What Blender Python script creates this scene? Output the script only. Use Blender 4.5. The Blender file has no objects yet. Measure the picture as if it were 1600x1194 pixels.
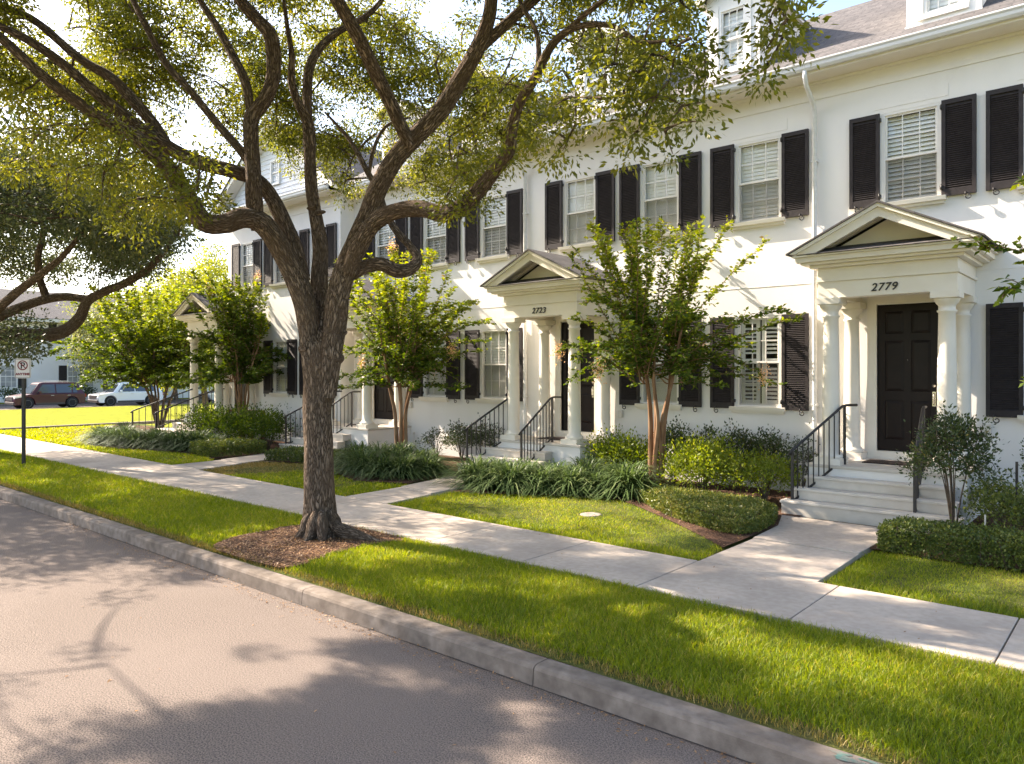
import bpy, math, random
import numpy as np
from mathutils import Vector, Matrix
random.seed(7); RNG = np.random.default_rng(11)
sc = bpy.context.scene
C = sc.collection
R = math.radians

# ---------------------------------------------------------------- camera, sky, sun, exposure
FPX, CX, HY, CH = 1170.0, 800.0, 582.0, 2.4          # focal length in photo pixels, centre, horizon row, camera height
YAW = math.atan2(1360, 1170.0)
FW = (-math.cos(YAW), math.sin(YAW)); RT = (math.sin(YAW), math.cos(YAW))
cam = bpy.data.cameras.new('camera'); co = bpy.data.objects.new('camera', cam); C.objects.link(co)
co.location = (0, 0, CH)
co.rotation_euler = (R(90), 0, math.atan2(-FW[0], FW[1]))
cam.sensor_width = 36; cam.lens = 36 * FPX / 1600
cam.shift_y = -(597 - HY) / 1600
cam.clip_end = 3000; cam.clip_start = 0.05
sc.camera = co
SUN = Vector((-1, -0.21, 0.80)).normalized()
w = bpy.data.worlds.new("World"); sc.world = w; w.use_nodes = True
nt = w.node_tree; bg = nt.nodes['Background']
sky = nt.nodes.new('ShaderNodeTexSky'); sky.sky_type = 'NISHITA'; sky.sun_disc = False
sky.sun_elevation = math.asin(SUN.z); sky.sun_rotation = math.atan2(SUN.x, SUN.y)
sky.air_density = 1.0; sky.dust_density = 2.6; sky.ozone_density = 1.0; sky.altitude = 10
nt.links.new(sky.outputs[0], bg.inputs[0]); bg.inputs[1].default_value = 0.125
sl = bpy.data.lights.new('sun', 'SUN'); sl.energy = 5.0; sl.angle = R(0.55); sl.color = (1.0, 0.85, 0.69)
so = bpy.data.objects.new('sun', sl); C.objects.link(so); so.location = (-20, -5, 20)
so.rotation_euler = (-SUN).to_track_quat('-Z', 'Y').to_euler()
sc.view_settings.view_transform = 'Standard'; sc.view_settings.look = 'None'
sc.view_settings.exposure = 2.0; sc.view_settings.gamma = 1.0
sc.render.engine = 'CYCLES'
sc.cycles.max_bounces = 8; sc.cycles.transparent_max_bounces = 12
sc.cycles.diffuse_bounces = 4; sc.cycles.use_denoising = True

def pz(x, y, z):
    "point of height z seen at photo pixel x, y"
    d = FPX * (CH - z) / (y - HY); t = (x - CX) / FPX
    return Vector(((FW[0] + t * RT[0]) * d, (FW[1] + t * RT[1]) * d, z))
def pd(x, y, d):
    "point at depth d along photo pixel x, y"
    t = (x - CX) / FPX
    return Vector(((FW[0] + t * RT[0]) * d, (FW[1] + t * RT[1]) * d, CH - (y - HY) * d / FPX))
def proj(P):
    "array of points -> photo pixels and depth"
    P = np.asarray(P); d = FW[0] * P[:, 0] + FW[1] * P[:, 1]; r = RT[0] * P[:, 0] + RT[1] * P[:, 1]
    dd = np.where(np.abs(d) < 1e-3, 1e-3, d)
    return CX + FPX * r / dd, HY + FPX * (CH - P[:, 2]) / dd, d

# ---------------------------------------------------------------- materials
def mat(name, col, rough=0.6, col2=None, scale=6.0, detail=5.0, bump=0.0, bscale=None, spec=0.4, metal=0.0,
        coord='Object', stretch=(1, 1, 1), lo=0.35, hi=0.65, bdist=0.01, coat=0.0, col3=None, scale3=0.6, amt3=0.5):
    m = bpy.data.materials.new(name); m.use_nodes = True; n = m.node_tree.nodes; l = m.node_tree.links
    b = n['Principled BSDF']; b.inputs['Roughness'].default_value = rough; b.inputs['Metallic'].default_value = metal
    b.inputs['Specular IOR Level'].default_value = spec; b.inputs['Coat Weight'].default_value = coat
    b.inputs['Base Color'].default_value = (*col, 1)
    tc = n.new('ShaderNodeTexCoord'); mp = n.new('ShaderNodeMapping'); mp.inputs['Scale'].default_value = stretch
    l.new(tc.outputs[coord], mp.inputs[0])
    out = None
    if col2:
        t = n.new('ShaderNodeTexNoise'); t.inputs['Scale'].default_value = scale; t.inputs['Detail'].default_value = detail
        l.new(mp.outputs[0], t.inputs['Vector'])
        r = n.new('ShaderNodeValToRGB'); r.color_ramp.elements[0].position = lo; r.color_ramp.elements[1].position = hi
        r.color_ramp.elements[0].color = (*col, 1); r.color_ramp.elements[1].color = (*col2, 1)
        l.new(t.outputs['Fac'], r.inputs[0]); out = r.outputs[0]
    if col3:
        t3 = n.new('ShaderNodeTexNoise'); t3.inputs['Scale'].default_value = scale3; t3.inputs['Detail'].default_value = 6
        l.new(mp.outputs[0], t3.inputs['Vector'])
        r3 = n.new('ShaderNodeMapRange'); r3.inputs[1].default_value = 0.42; r3.inputs[2].default_value = 0.68
        r3.inputs[3].default_value = 0; r3.inputs[4].default_value = amt3
        l.new(t3.outputs['Fac'], r3.inputs[0])
        mx = n.new('ShaderNodeMixRGB'); mx.inputs[2].default_value = (*col3, 1); l.new(r3.outputs[0], mx.inputs[0])
        if out: l.new(out, mx.inputs[1])
        else: mx.inputs[1].default_value = (*col, 1)
        out = mx.outputs[0]
    if out: l.new(out, b.inputs['Base Color'])
    if bump:
        t2 = n.new('ShaderNodeTexNoise'); t2.inputs['Scale'].default_value = bscale or scale * 4; t2.inputs['Detail'].default_value = 4
        l.new(mp.outputs[0], t2.inputs['Vector'])
        bp = n.new('ShaderNodeBump'); bp.inputs['Strength'].default_value = bump; bp.inputs['Distance'].default_value = bdist
        l.new(t2.outputs['Fac'], bp.inputs['Height']); l.new(bp.outputs[0], b.inputs['Normal'])
    return m

def leafmat(name, c1, c2, c3=None, trans=0.35, rough=0.5, spec=0.35):
    "foliage: every leaf gets its own tone from the face attribute rnd"
    m = bpy.data.materials.new(name); m.use_nodes = True; n = m.node_tree.nodes; l = m.node_tree.links
    b = n['Principled BSDF']; b.inputs['Roughness'].default_value = rough; b.inputs['Specular IOR Level'].default_value = spec
    a = n.new('ShaderNodeAttribute'); a.attribute_name = 'rnd'
    r = n.new('ShaderNodeValToRGB'); e = r.color_ramp.elements
    e[0].color = (*c1, 1); e[1].color = (*c2, 1); e[0].position = 0.0; e[1].position = 0.8
    if c3: x = e.new(0.97); x.color = (*c3, 1)
    l.new(a.outputs['Fac'], r.inputs[0]); l.new(r.outputs[0], b.inputs['Base Color'])
    t = n.new('ShaderNodeBsdfTranslucent'); hs = n.new('ShaderNodeHueSaturation')
    hs.inputs['Value'].default_value = 1.5; hs.inputs['Saturation'].default_value = 1.15; hs.inputs['Hue'].default_value = 0.485
    l.new(r.outputs[0], hs.inputs['Color']); l.new(hs.outputs[0], t.inputs[0])
    mx = n.new('ShaderNodeMixShader'); mx.inputs[0].default_value = trans
    l.new(b.outputs[0], mx.inputs[1]); l.new(t.outputs[0], mx.inputs[2]); l.new(mx.outputs[0], n['Material Output'].inputs[0])
    return m

def glassmat(name, tint=(0.96, 0.98, 0.97), amount=0.12):
    m = bpy.data.materials.new(name); m.use_nodes = True; n = m.node_tree.nodes; l = m.node_tree.links
    n.remove(n['Principled BSDF'])
    g = n.new('ShaderNodeBsdfGlossy'); g.inputs['Roughness'].default_value = 0.02
    tr = n.new('ShaderNodeBsdfTransparent'); tr.inputs[0].default_value = (*tint, 1)
    f = n.new('ShaderNodeLayerWeight'); f.inputs['Blend'].default_value = 0.5
    pw = n.new('ShaderNodeMath'); pw.operation = 'POWER'; pw.inputs[1].default_value = 4.0; l.new(f.outputs['Facing'], pw.inputs[0])
    ad = n.new('ShaderNodeMath'); ad.operation = 'MULTIPLY_ADD'; ad.inputs[1].default_value = 0.6; ad.inputs[2].default_value = amount * 0.5
    l.new(pw.outputs[0], ad.inputs[0])
    mx = n.new('ShaderNodeMixShader'); l.new(ad.outputs[0], mx.inputs[0]); l.new(tr.outputs[0], mx.inputs[1]); l.new(g.outputs[0], mx.inputs[2])
    l.new(mx.outputs[0], n['Material Output'].inputs[0]); return m

def screenmat():
    m = bpy.data.materials.new('insect_mesh'); m.use_nodes = True; n = m.node_tree.nodes; l = m.node_tree.links
    b = n['Principled BSDF']; b.inputs['Base Color'].default_value = (0.06, 0.055, 0.05, 1); b.inputs['Roughness'].default_value = 0.7
    tr = n.new('ShaderNodeBsdfTransparent'); mx = n.new('ShaderNodeMixShader'); mx.inputs[0].default_value = 0.32
    l.new(tr.outputs[0], mx.inputs[1]); l.new(b.outputs[0], mx.inputs[2]); l.new(mx.outputs[0], n['Material Output'].inputs[0]); return m

def shingles():
    m = mat('roof_shingle', (0.066, 0.063, 0.064), 0.9, (0.112, 0.102, 0.10), 9, col3=(0.07, 0.065, 0.066), scale3=1.2, amt3=0.5)
    n = m.node_tree.nodes; l = m.node_tree.links; b = n['Principled BSDF']
    br = n.new('ShaderNodeTexBrick'); br.inputs['Scale'].default_value = 1.0
    br.inputs['Brick Width'].default_value = 0.34; br.inputs['Row Height'].default_value = 0.14; br.inputs['Mortar Size'].default_value = 0.008
    br.inputs['Color1'].default_value = (0.75, 0.75, 0.75, 1); br.inputs['Color2'].default_value = (1.2, 1.2, 1.2, 1); br.inputs['Mortar'].default_value = (0.4, 0.4, 0.4, 1)
    uv = n.new('ShaderNodeUVMap'); uv.uv_map = 'UVMap'; l.new(uv.outputs[0], br.inputs['Vector'])
    mu = n.new('ShaderNodeMixRGB'); mu.blend_type = 'MULTIPLY'; mu.inputs[0].default_value = 0.8
    src = b.inputs['Base Color'].links[0].from_socket
    l.new(src, mu.inputs[1]); l.new(br.outputs['Color'], mu.inputs[2]); l.new(mu.outputs[0], b.inputs['Base Color'])
    bp = n.new('ShaderNodeBump'); bp.inputs['Strength'].default_value = 0.6; bp.inputs['Distance'].default_value = 0.01
    l.new(br.outputs['Color'], bp.inputs['Height']); l.new(bp.outputs[0], b.inputs['Normal'])
    return m

def barkmat(name, c1, c2, c3, zs=0.22, scale=26, bump=1.0, dist=0.02):
    m = bpy.data.materials.new(name); m.use_nodes = True; n = m.node_tree.nodes; l = m.node_tree.links
    b = n['Principled BSDF']; b.inputs['Roughness'].default_value = 0.9; b.inputs['Specular IOR Level'].default_value = 0.15
    a = n.new('ShaderNodeAttribute'); a.attribute_name = 'bark'
    mp = n.new('ShaderNodeMapping'); mp.inputs['Scale'].default_value = (1, 1, zs); l.new(a.outputs['Vector'], mp.inputs[0])
    v = n.new('ShaderNodeTexVoronoi'); v.feature = 'DISTANCE_TO_EDGE'; v.inputs['Scale'].default_value = scale
    no = n.new('ShaderNodeTexNoise'); no.inputs['Scale'].default_value = scale * 0.6; no.inputs['Detail'].default_value = 5
    l.new(mp.outputs[0], no.inputs['Vector'])
    ad = n.new('ShaderNodeMixRGB'); ad.blend_type = 'ADD'; ad.inputs[0].default_value = 0.09
    l.new(mp.outputs[0], ad.inputs[1]); l.new(no.outputs['Color'], ad.inputs[2]); l.new(ad.outputs[0], v.inputs['Vector'])
    mr = n.new('ShaderNodeMapRange'); mr.inputs[1].default_value = 0; mr.inputs[2].default_value = 0.28; l.new(v.outputs['Distance'], mr.inputs[0])
    n2 = n.new('ShaderNodeTexNoise'); n2.inputs['Scale'].default_value = 2.2; n2.inputs['Detail'].default_value = 6; l.new(a.outputs['Vector'], n2.inputs['Vector'])
    r = n.new('ShaderNodeValToRGB'); e = r.color_ramp.elements; e[0].color = (*c1, 1); e[1].color = (*c2, 1); e[0].position = 0.0; e[1].position = 0.75
    l.new(mr.outputs[0], r.inputs[0])
    mx = n.new('ShaderNodeMixRGB'); mr2 = n.new('ShaderNodeMapRange'); mr2.inputs[1].default_value = 0.45; mr2.inputs[2].default_value = 0.65; mr2.inputs[4].default_value = 0.6
    l.new(n2.outputs['Fac'], mr2.inputs[0]); l.new(mr2.outputs[0], mx.inputs[0]); l.new(r.outputs[0], mx.inputs[1]); mx.inputs[2].default_value = (*c3, 1)
    l.new(mx.outputs[0], b.inputs['Base Color'])
    hsum = n.new('ShaderNodeMath'); hsum.operation = 'MULTIPLY_ADD'; hsum.inputs[1].default_value = 0.5
    l.new(no.outputs['Fac'], hsum.inputs[0]); l.new(mr.outputs[0], hsum.inputs[2])
    bp = n.new('ShaderNodeBump'); bp.inputs['Strength'].default_value = bump; bp.inputs['Distance'].default_value = dist
    l.new(hsum.outputs[0], bp.inputs['Height']); l.new(bp.outputs[0], b.inputs['Normal'])
    return m

M = {}
M['stucco'] = mat('white_stucco', (0.78, 0.755, 0.72), 0.85, (0.82, 0.80, 0.77), 1.6, bump=0.3, bscale=60, spec=0.2, bdist=0.006, col3=(0.66, 0.625, 0.58), scale3=1.6, amt3=0.4, stretch=(1, 1, 0.22))
M['trim'] = mat('cream_trim_paint', (0.75, 0.70, 0.61), 0.55, (0.79, 0.745, 0.66), 3, bump=0.05, bscale=30)
M['window'] = mat('window_vinyl', (0.75, 0.73, 0.69), 0.4)
M['slab'] = mat('porch_concrete', (0.54, 0.49, 0.425), 0.8, (0.61, 0.56, 0.49), 5, bump=0.15, bscale=60, col3=(0.42, 0.37, 0.31), scale3=2.0, amt3=0.4)
M['shutter'] = mat('shutter_paint', (0.027, 0.023, 0.024), 0.6, (0.038, 0.032, 0.033), 12, bump=0.05, spec=0.22)
M['door'] = mat('black_door_paint', (0.008, 0.0045, 0.005), 0.4, (0.012, 0.007, 0.007), 6, spec=0.2)
M['iron'] = mat('black_iron', (0.012, 0.011, 0.012), 0.45, (0.03, 0.026, 0.025), 30, spec=0.5)
M['brass'] = mat('nickel', (0.6, 0.56, 0.5), 0.25, metal=1.0)
M['gutter'] = mat('gutter_white', (0.70, 0.70, 0.69), 0.4, (0.62, 0.62, 0.61), 2, stretch=(1, 1, 6))
M['blind'] = mat('blind_white', (0.84, 0.82, 0.78), 0.5)
M['dark'] = mat('dark_backing_tone', (0.05, 0.045, 0.04), 0.9)
M['glass'] = glassmat('window_glass')
M['screen'] = screenmat()
M['roof'] = shingles()
M['asphalt'] = mat('asphalt', (0.080, 0.068, 0.062), 0.95, (0.230, 0.188, 0.162), 85, detail=4, bump=0.9, bscale=110, spec=0.15, bdist=0.012, lo=0.38, hi=0.60, col3=(0.20, 0.165, 0.145), scale3=0.5, amt3=0.5)
M['concrete'] = mat('sidewalk_concrete', (0.43, 0.365, 0.305), 0.9, (0.50, 0.435, 0.37), 14, bump=0.2, bscale=120, spec=0.2, bdist=0.004, col3=(0.26, 0.225, 0.195), scale3=1.1, amt3=0.6)
M['kerb'] = mat('kerb_concrete', (0.15, 0.125, 0.105), 0.95, (0.235, 0.20, 0.17), 9, bump=0.5, bscale=70, spec=0.15, bdist=0.006, col3=(0.09, 0.073, 0.06), scale3=2.6, amt3=0.6)
M['joint'] = mat('joint_dark', (0.06, 0.05, 0.045), 1.0)
M['mulch'] = mat('mulch', (0.07, 0.04, 0.028), 1.0, (0.16, 0.10, 0.072), 40, bump=1.0, bscale=60, spec=0.05, bdist=0.03, col3=(0.06, 0.035, 0.025), scale3=3, amt3=0.5)
M['soil'] = mat('turf_soil', (0.055, 0.075, 0.02), 1.0, (0.10, 0.12, 0.03), 25, bump=0.8, bscale=60, spec=0.05, bdist=0.03, col3=(0.16, 0.12, 0.06), scale3=1.3, amt3=0.45)
M['farlawn'] = mat('far_lawn', (0.16, 0.19, 0.018), 1.0, (0.25, 0.25, 0.02), 3, bump=0.8, bscale=80, spec=0.05, bdist=0.04)
M['oakbark'] = barkmat('oak_bark', (0.058, 0.040, 0.027), (0.29, 0.215, 0.155), (0.17, 0.115, 0.075), zs=0.2, scale=36, dist=0.035)
M['smoothbark'] = barkmat('crape_bark', (0.15, 0.08, 0.045), (0.25, 0.145, 0.08), (0.32, 0.225, 0.15), zs=0.12, scale=14, bump=0.3, dist=0.006)
M['twig'] = mat('twig', (0.07, 0.05, 0.035), 0.9, (0.12, 0.09, 0.06), 20)
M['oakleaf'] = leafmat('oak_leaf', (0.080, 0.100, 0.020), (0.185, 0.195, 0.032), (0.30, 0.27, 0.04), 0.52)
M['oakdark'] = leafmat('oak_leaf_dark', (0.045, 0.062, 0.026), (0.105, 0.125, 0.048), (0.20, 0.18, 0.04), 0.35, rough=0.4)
M['crapeleaf'] = leafmat('crape_leaf', (0.035, 0.065, 0.012), (0.12, 0.175, 0.018), (0.22, 0.26, 0.03), 0.38, rough=0.6, spec=0.2)
M['crapeyoungsunlit'] = leafmat('crape_young_sunlit_leaf', (0.14, 0.20, 0.02), (0.27, 0.31, 0.03), (0.30, 0.22, 0.06), 0.4)  # young tips and sunlit upper leaves, the sunlight put into the colour
M['flower'] = leafmat('faded_flower', (0.55, 0.33, 0.12), (0.70, 0.50, 0.30), None, 0.4)
M['brightleaf'] = leafmat('bright_shrub_leaf', (0.10, 0.155, 0.018), (0.24, 0.285, 0.032), (0.38, 0.38, 0.08), 0.4)
M['boxleaf'] = leafmat('box_leaf', (0.050, 0.080, 0.018), (0.17, 0.20, 0.04), (0.32, 0.29, 0.08), 0.25, rough=0.4)
M['darkshrub'] = leafmat('dark_shrub_leaf', (0.028, 0.047, 0.017), (0.075, 0.105, 0.032), (0.16, 0.13, 0.03), 0.25, rough=0.35)
M['greyleaf'] = leafmat('grey_shrub_leaf', (0.06, 0.07, 0.045), (0.13, 0.14, 0.10), (0.20, 0.15, 0.08), 0.25)
M['liriope'] = leafmat('liriope_leaf', (0.032, 0.062, 0.018), (0.11, 0.165, 0.055), (0.26, 0.30, 0.14), 0.28, rough=0.5, spec=0.25)
M['grass'] = leafmat('grass_blade', (0.10, 0.155, 0.010), (0.26, 0.32, 0.016), (0.40, 0.36, 0.08), 0.5)
M['drygrass'] = leafmat('dry_grass_blade', (0.16, 0.15, 0.03), (0.30, 0.22, 0.07), (0.40, 0.31, 0.12), 0.35)
M['grassfar'] = leafmat('far_grass_blade', (0.17, 0.21, 0.012), (0.34, 0.36, 0.02), None, 0.45)
M['paletree'] = leafmat('pale_tree_leaf', (0.13, 0.16, 0.05), (0.26, 0.27, 0.10), None, 0.4)
M['yellowtree'] = leafmat('yellow_tree_leaf', (0.15, 0.18, 0.025), (0.30, 0.32, 0.05), None, 0.45)
M['litter'] = leafmat('fallen_leaf', (0.16, 0.08, 0.035), (0.34, 0.20, 0.09), None, 0.1)
M['wood'] = mat('brown_wood', (0.12, 0.055, 0.03), 0.7, (0.18, 0.085, 0.045), 8)
M['mat'] = mat('coir_mat', (0.03, 0.02, 0.018), 1.0, (0.06, 0.04, 0.03), 60, bump=0.6)
M['stone'] = mat('cover_stone', (0.24, 0.20, 0.17), 0.95, (0.34, 0.29, 0.25), 20, bump=0.4)
M['teal'] = mat('teal_paint', (0.10, 0.20, 0.17), 0.9, (0.17, 0.165, 0.14), 16, lo=0.4, hi=0.62)
M['signwhite'] = mat('sign_face', (0.80, 0.74, 0.70), 0.45)
M['signred'] = mat('sign_red', (0.22, 0.03, 0.03), 0.5)
M['signblack'] = mat('sign_black', (0.03, 0.02, 0.02), 0.5)
M['maroon'] = mat('maroon_paint', (0.050, 0.007, 0.020), 0.35, coat=0.25, spec=0.4)
M['grille'] = mat('car_trim', (0.06, 0.05, 0.05), 0.5)
M['carwhite'] = mat('white_car_paint', (0.72, 0.74, 0.78), 0.25, coat=1.0)
M['carsilver'] = mat('silver_car_paint', (0.35, 0.37, 0.40), 0.3, metal=0.5, coat=1.0)
M['carglass'] = mat('car_glass', (0.03, 0.04, 0.055), 0.08, spec=0.9)
M['tyre'] = mat('tyre_rubber', (0.015, 0.015, 0.015), 0.8)
M['rim'] = mat('alloy', (0.55, 0.53, 0.50), 0.4)
M['lamp'] = mat('car_lamp', (0.75, 0.72, 0.66), 0.1, spec=0.8)
M['redlamp'] = mat('car_tail_lamp', (0.25, 0.01, 0.01), 0.2)
M['farpane'] = mat('far_window_pane', (0.24, 0.25, 0.26), 0.3, (0.36, 0.36, 0.36), 2)
M['farwall'] = mat('far_white_wall', (0.78, 0.77, 0.77), 0.85, (0.82, 0.81, 0.81), 1.0)
M['plastic'] = mat('white_plastic', (0.62, 0.58, 0.52), 0.4)

# ---------------------------------------------------------------- mesh helpers
class MB:
    "collects boxes, prisms, tubes; build() links ONE mesh object"
    def __init__(s): s.v = []; s.f = []; s.sm = []
    def add(s, vs, fs, smooth=False):
        o = len(s.v); s.v += [tuple(v) for v in vs]; s.f += [tuple(i + o for i in f) for f in fs]; s.sm += [smooth] * len(fs); return s
    def box(s, x0, x1, y0, y1, z0, z1):
        vs = [(x, y, z) for z in (z0, z1) for y in (y0, y1) for x in (x0, x1)]
        return s.add(vs, [(0, 2, 3, 1), (4, 5, 7, 6), (0, 1, 5, 4), (2, 6, 7, 3), (0, 4, 6, 2), (1, 3, 7, 5)])
    def prism(s, poly, a, b, axis='y'):
        n = len(poly)
        def P(p, t): return (p[0], t, p[1]) if axis == 'y' else ((t, p[0], p[1]) if axis == 'x' else (p[0], p[1], t))
        vs = [P(p, a) for p in poly] + [P(p, b) for p in poly]
        fs = [tuple(range(n)), tuple(range(2 * n - 1, n - 1, -1))] + [(i, i + n, (i + 1) % n + n, (i + 1) % n) for i in range(n)]
        return s.add(vs, fs)
    def lathe(s, prof, n=24, cx=0, cy=0, smooth=True):
        vs = []; fs = []
        for r, z in prof:
            for k in range(n): a = 2 * math.pi * k / n; vs.append((cx + r * math.cos(a), cy + r * math.sin(a), z))
        for i in range(len(prof) - 1):
            for k in range(n): fs.append((i * n + k, i * n + (k + 1) % n, (i + 1) * n + (k + 1) % n, (i + 1) * n + k))
        fs.append(tuple(range(n - 1, -1, -1))); fs.append(tuple((len(prof) - 1) * n + k for k in range(n)))
        return s.add(vs, fs, smooth)
    def tube(s, pts, r, n=8, smooth=True):
        pts = [Vector(p) for p in pts]; vs = []; fs = []; up = Vector((0, 0, 1)); N = None
        for i, p in enumerate(pts):
            t = (pts[min(i + 1, len(pts) - 1)] - pts[max(i - 1, 0)]).normalized()
            if N is None: N = t.orthogonal().normalized()
            N = (N - t * N.dot(t)).normalized(); B = t.cross(N); rr = r[i] if hasattr(r, '__len__') else r
            for k in range(n): a = 2 * math.pi * k / n; vs.append(p + (N * math.cos(a) + B * math.sin(a)) * rr)
        for i in range(len(pts) - 1):
            for k in range(n): fs.append((i * n + k, i * n + (k + 1) % n, (i + 1) * n + (k + 1) % n, (i + 1) * n + k))
        fs.append(tuple(range(n - 1, -1, -1))); fs.append(tuple((len(pts) - 1) * n + k for k in range(n)))
        return s.add(vs, fs, smooth)
    def bar(s, a, b, w, h):
        "rectangular bar from a to b"
        a = Vector(a); b = Vector(b); t = (b - a).normalized(); side = t.cross(Vector((0, 0, 1)))
        side = side.normalized() if side.length > 1e-4 else Vector((1, 0, 0)); u = side.cross(t)
        vs = [p + side * i * w / 2 + u * j * h / 2 for p in (a, b) for i, j in ((-1, -1), (1, -1), (1, 1), (-1, 1))]
        return s.add(vs, [(0, 1, 2, 3), (7, 6, 5, 4), (0, 4, 5, 1), (1, 5, 6, 2), (2, 6, 7, 3), (3, 7, 4, 0)])
    def mesh(s, name, m, bevel=0, uv=False):
        me = bpy.data.meshes.new(name); me.from_pydata(s.v, [], s.f); me.materials.append(m)
        me.polygons.foreach_set('use_smooth', s.sm)
        if uv:
            ul = me.uv_layers.new(name='UVMap')
            for p in me.polygons:
                nn = p.normal
                for li in p.loop_indices:
                    c = me.vertices[me.loops[li].vertex_index].co
                    if abs(nn.x) > abs(nn.y): ul.data[li].uv = (c.y, c.z * 1.2 if abs(nn.x) > 0.95 else math.hypot(c.x, c.z) if False else c.x * 1.35)
                    else: ul.data[li].uv = (c.x, c.y * 1.2)
        me.update(); return me
    def build(s, name, m, parent=None, loc=(0, 0, 0), bevel=0, uv=False):
        return link(name, s.mesh(name, m, uv=uv), parent, loc, bevel)

def link(name, me, parent=None, loc=(0, 0, 0), bevel=0):
    o = bpy.data.objects.new(name, me); C.objects.link(o); o.location = loc
    if parent: o.parent = parent
    if bevel:
        b = o.modifiers.new('bevel', 'BEVEL'); b.width = bevel; b.segments = 2; b.limit_method = 'ANGLE'; b.angle_limit = R(40)
    return o
def tag(o, label=None, cat=None, group=None, kind=None):
    for k, v in (('label', label), ('category', cat), ('group', group), ('kind', kind)):
        if v: o[k] = v
    return o
def empty(name, loc, rz=0):
    o = bpy.data.objects.new(name, None); C.objects.link(o); o.location = loc; o.rotation_euler = (0, 0, rz); o.empty_display_size = 0.2
    return o
def npmesh(name, V, F4=None, F3=None, m=None, rnd=None, smooth=False):
    "fast mesh from numpy arrays (quads and/or triangles)"
    me = bpy.data.meshes.new(name)
    n4 = 0 if F4 is None else len(F4); n3 = 0 if F3 is None else len(F3)
    idx = np.concatenate([x.ravel() for x in (F4, F3) if x is not None]).astype(np.int32)
    tot = np.concatenate([np.full(n4, 4), np.full(n3, 3)]).astype(np.int32)
    st = np.concatenate([[0], np.cumsum(tot)[:-1]]).astype(np.int32)
    me.vertices.add(len(V)); me.vertices.foreach_set('co', np.asarray(V, np.float32).ravel())
    me.loops.add(len(idx)); me.loops.foreach_set('vertex_index', idx)
    me.polygons.add(n4 + n3); me.polygons.foreach_set('loop_start', st)
    try: me.polygons.foreach_set('loop_total', tot)
    except Exception: pass
    if rnd is not None:
        a = me.attributes.new('rnd', 'FLOAT', 'FACE'); a.data.foreach_set('value', np.asarray(rnd, np.float32))
    me.update(calc_edges=True)
    if smooth: me.polygons.foreach_set('use_smooth', np.ones(n4 + n3, bool))
    if m: me.materials.append(m)
    return me

def leaves(P, size, rng, asp=0.42, dirs=None, flat=0.0, tone=None, szvar=0.3, fold=0.0):
    "leaf quads (pointed lozenges) at points P; returns V, F, rnd"
    n = len(P); P = np.asarray(P, float)
    D = rng.normal(size=(n, 3))
    if dirs is not None: D = D * 0.45 + dirs
    D /= np.linalg.norm(D, axis=1)[:, None] + 1e-9
    N = rng.normal(size=(n, 3)); N[:, 2] += flat
    N -= D * (N * D).sum(1)[:, None]; N /= np.linalg.norm(N, axis=1)[:, None] + 1e-9
    S = np.cross(N, D); L = size * (1 + szvar * rng.uniform(-1, 1, n))[:, None]; W = L * asp
    V = np.empty((n, 4, 3))
    V[:, 0] = P; V[:, 1] = P + D * L * 0.45 + S * W * 0.5 + N * L * fold; V[:, 2] = P + D * L; V[:, 3] = P + D * L * 0.45 - S * W * 0.5 + N * L * fold
    F = np.arange(n * 4).reshape(n, 4)
    r = rng.uniform(0, 1, n) if tone is None else np.clip(tone + rng.normal(0, 0.16, n), 0, 1)
    return V.reshape(-1, 3), F, r

def cat_parts(parts):
    Vs, Fs, Rs = [], [], []; o = 0
    for V, F, r in parts: Vs.append(V); Fs.append(F + o); Rs.append(r); o += len(V)
    return np.concatenate(Vs), np.concatenate(Fs), np.concatenate(Rs)

def catmull(P, step):
    P = [Vector(p[:3]) for p in P]
    out = []
    for i in range(len(P) - 1):
        a = P[max(i - 1, 0)]; b = P[i]; c = P[i + 1]; d = P[min(i + 2, len(P) - 1)]
        n = max(2, int((c - b).length / step))
        for k in range(n):
            t = k / n
            out.append((0.5 * (2 * b + (c - a) * t + (2 * a - 5 * b + 4 * c - d) * t * t + (3 * b - a - 3 * c + d) * t ** 3), i + t))
    out.append((P[-1], len(P) - 1.0)); return out

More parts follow.
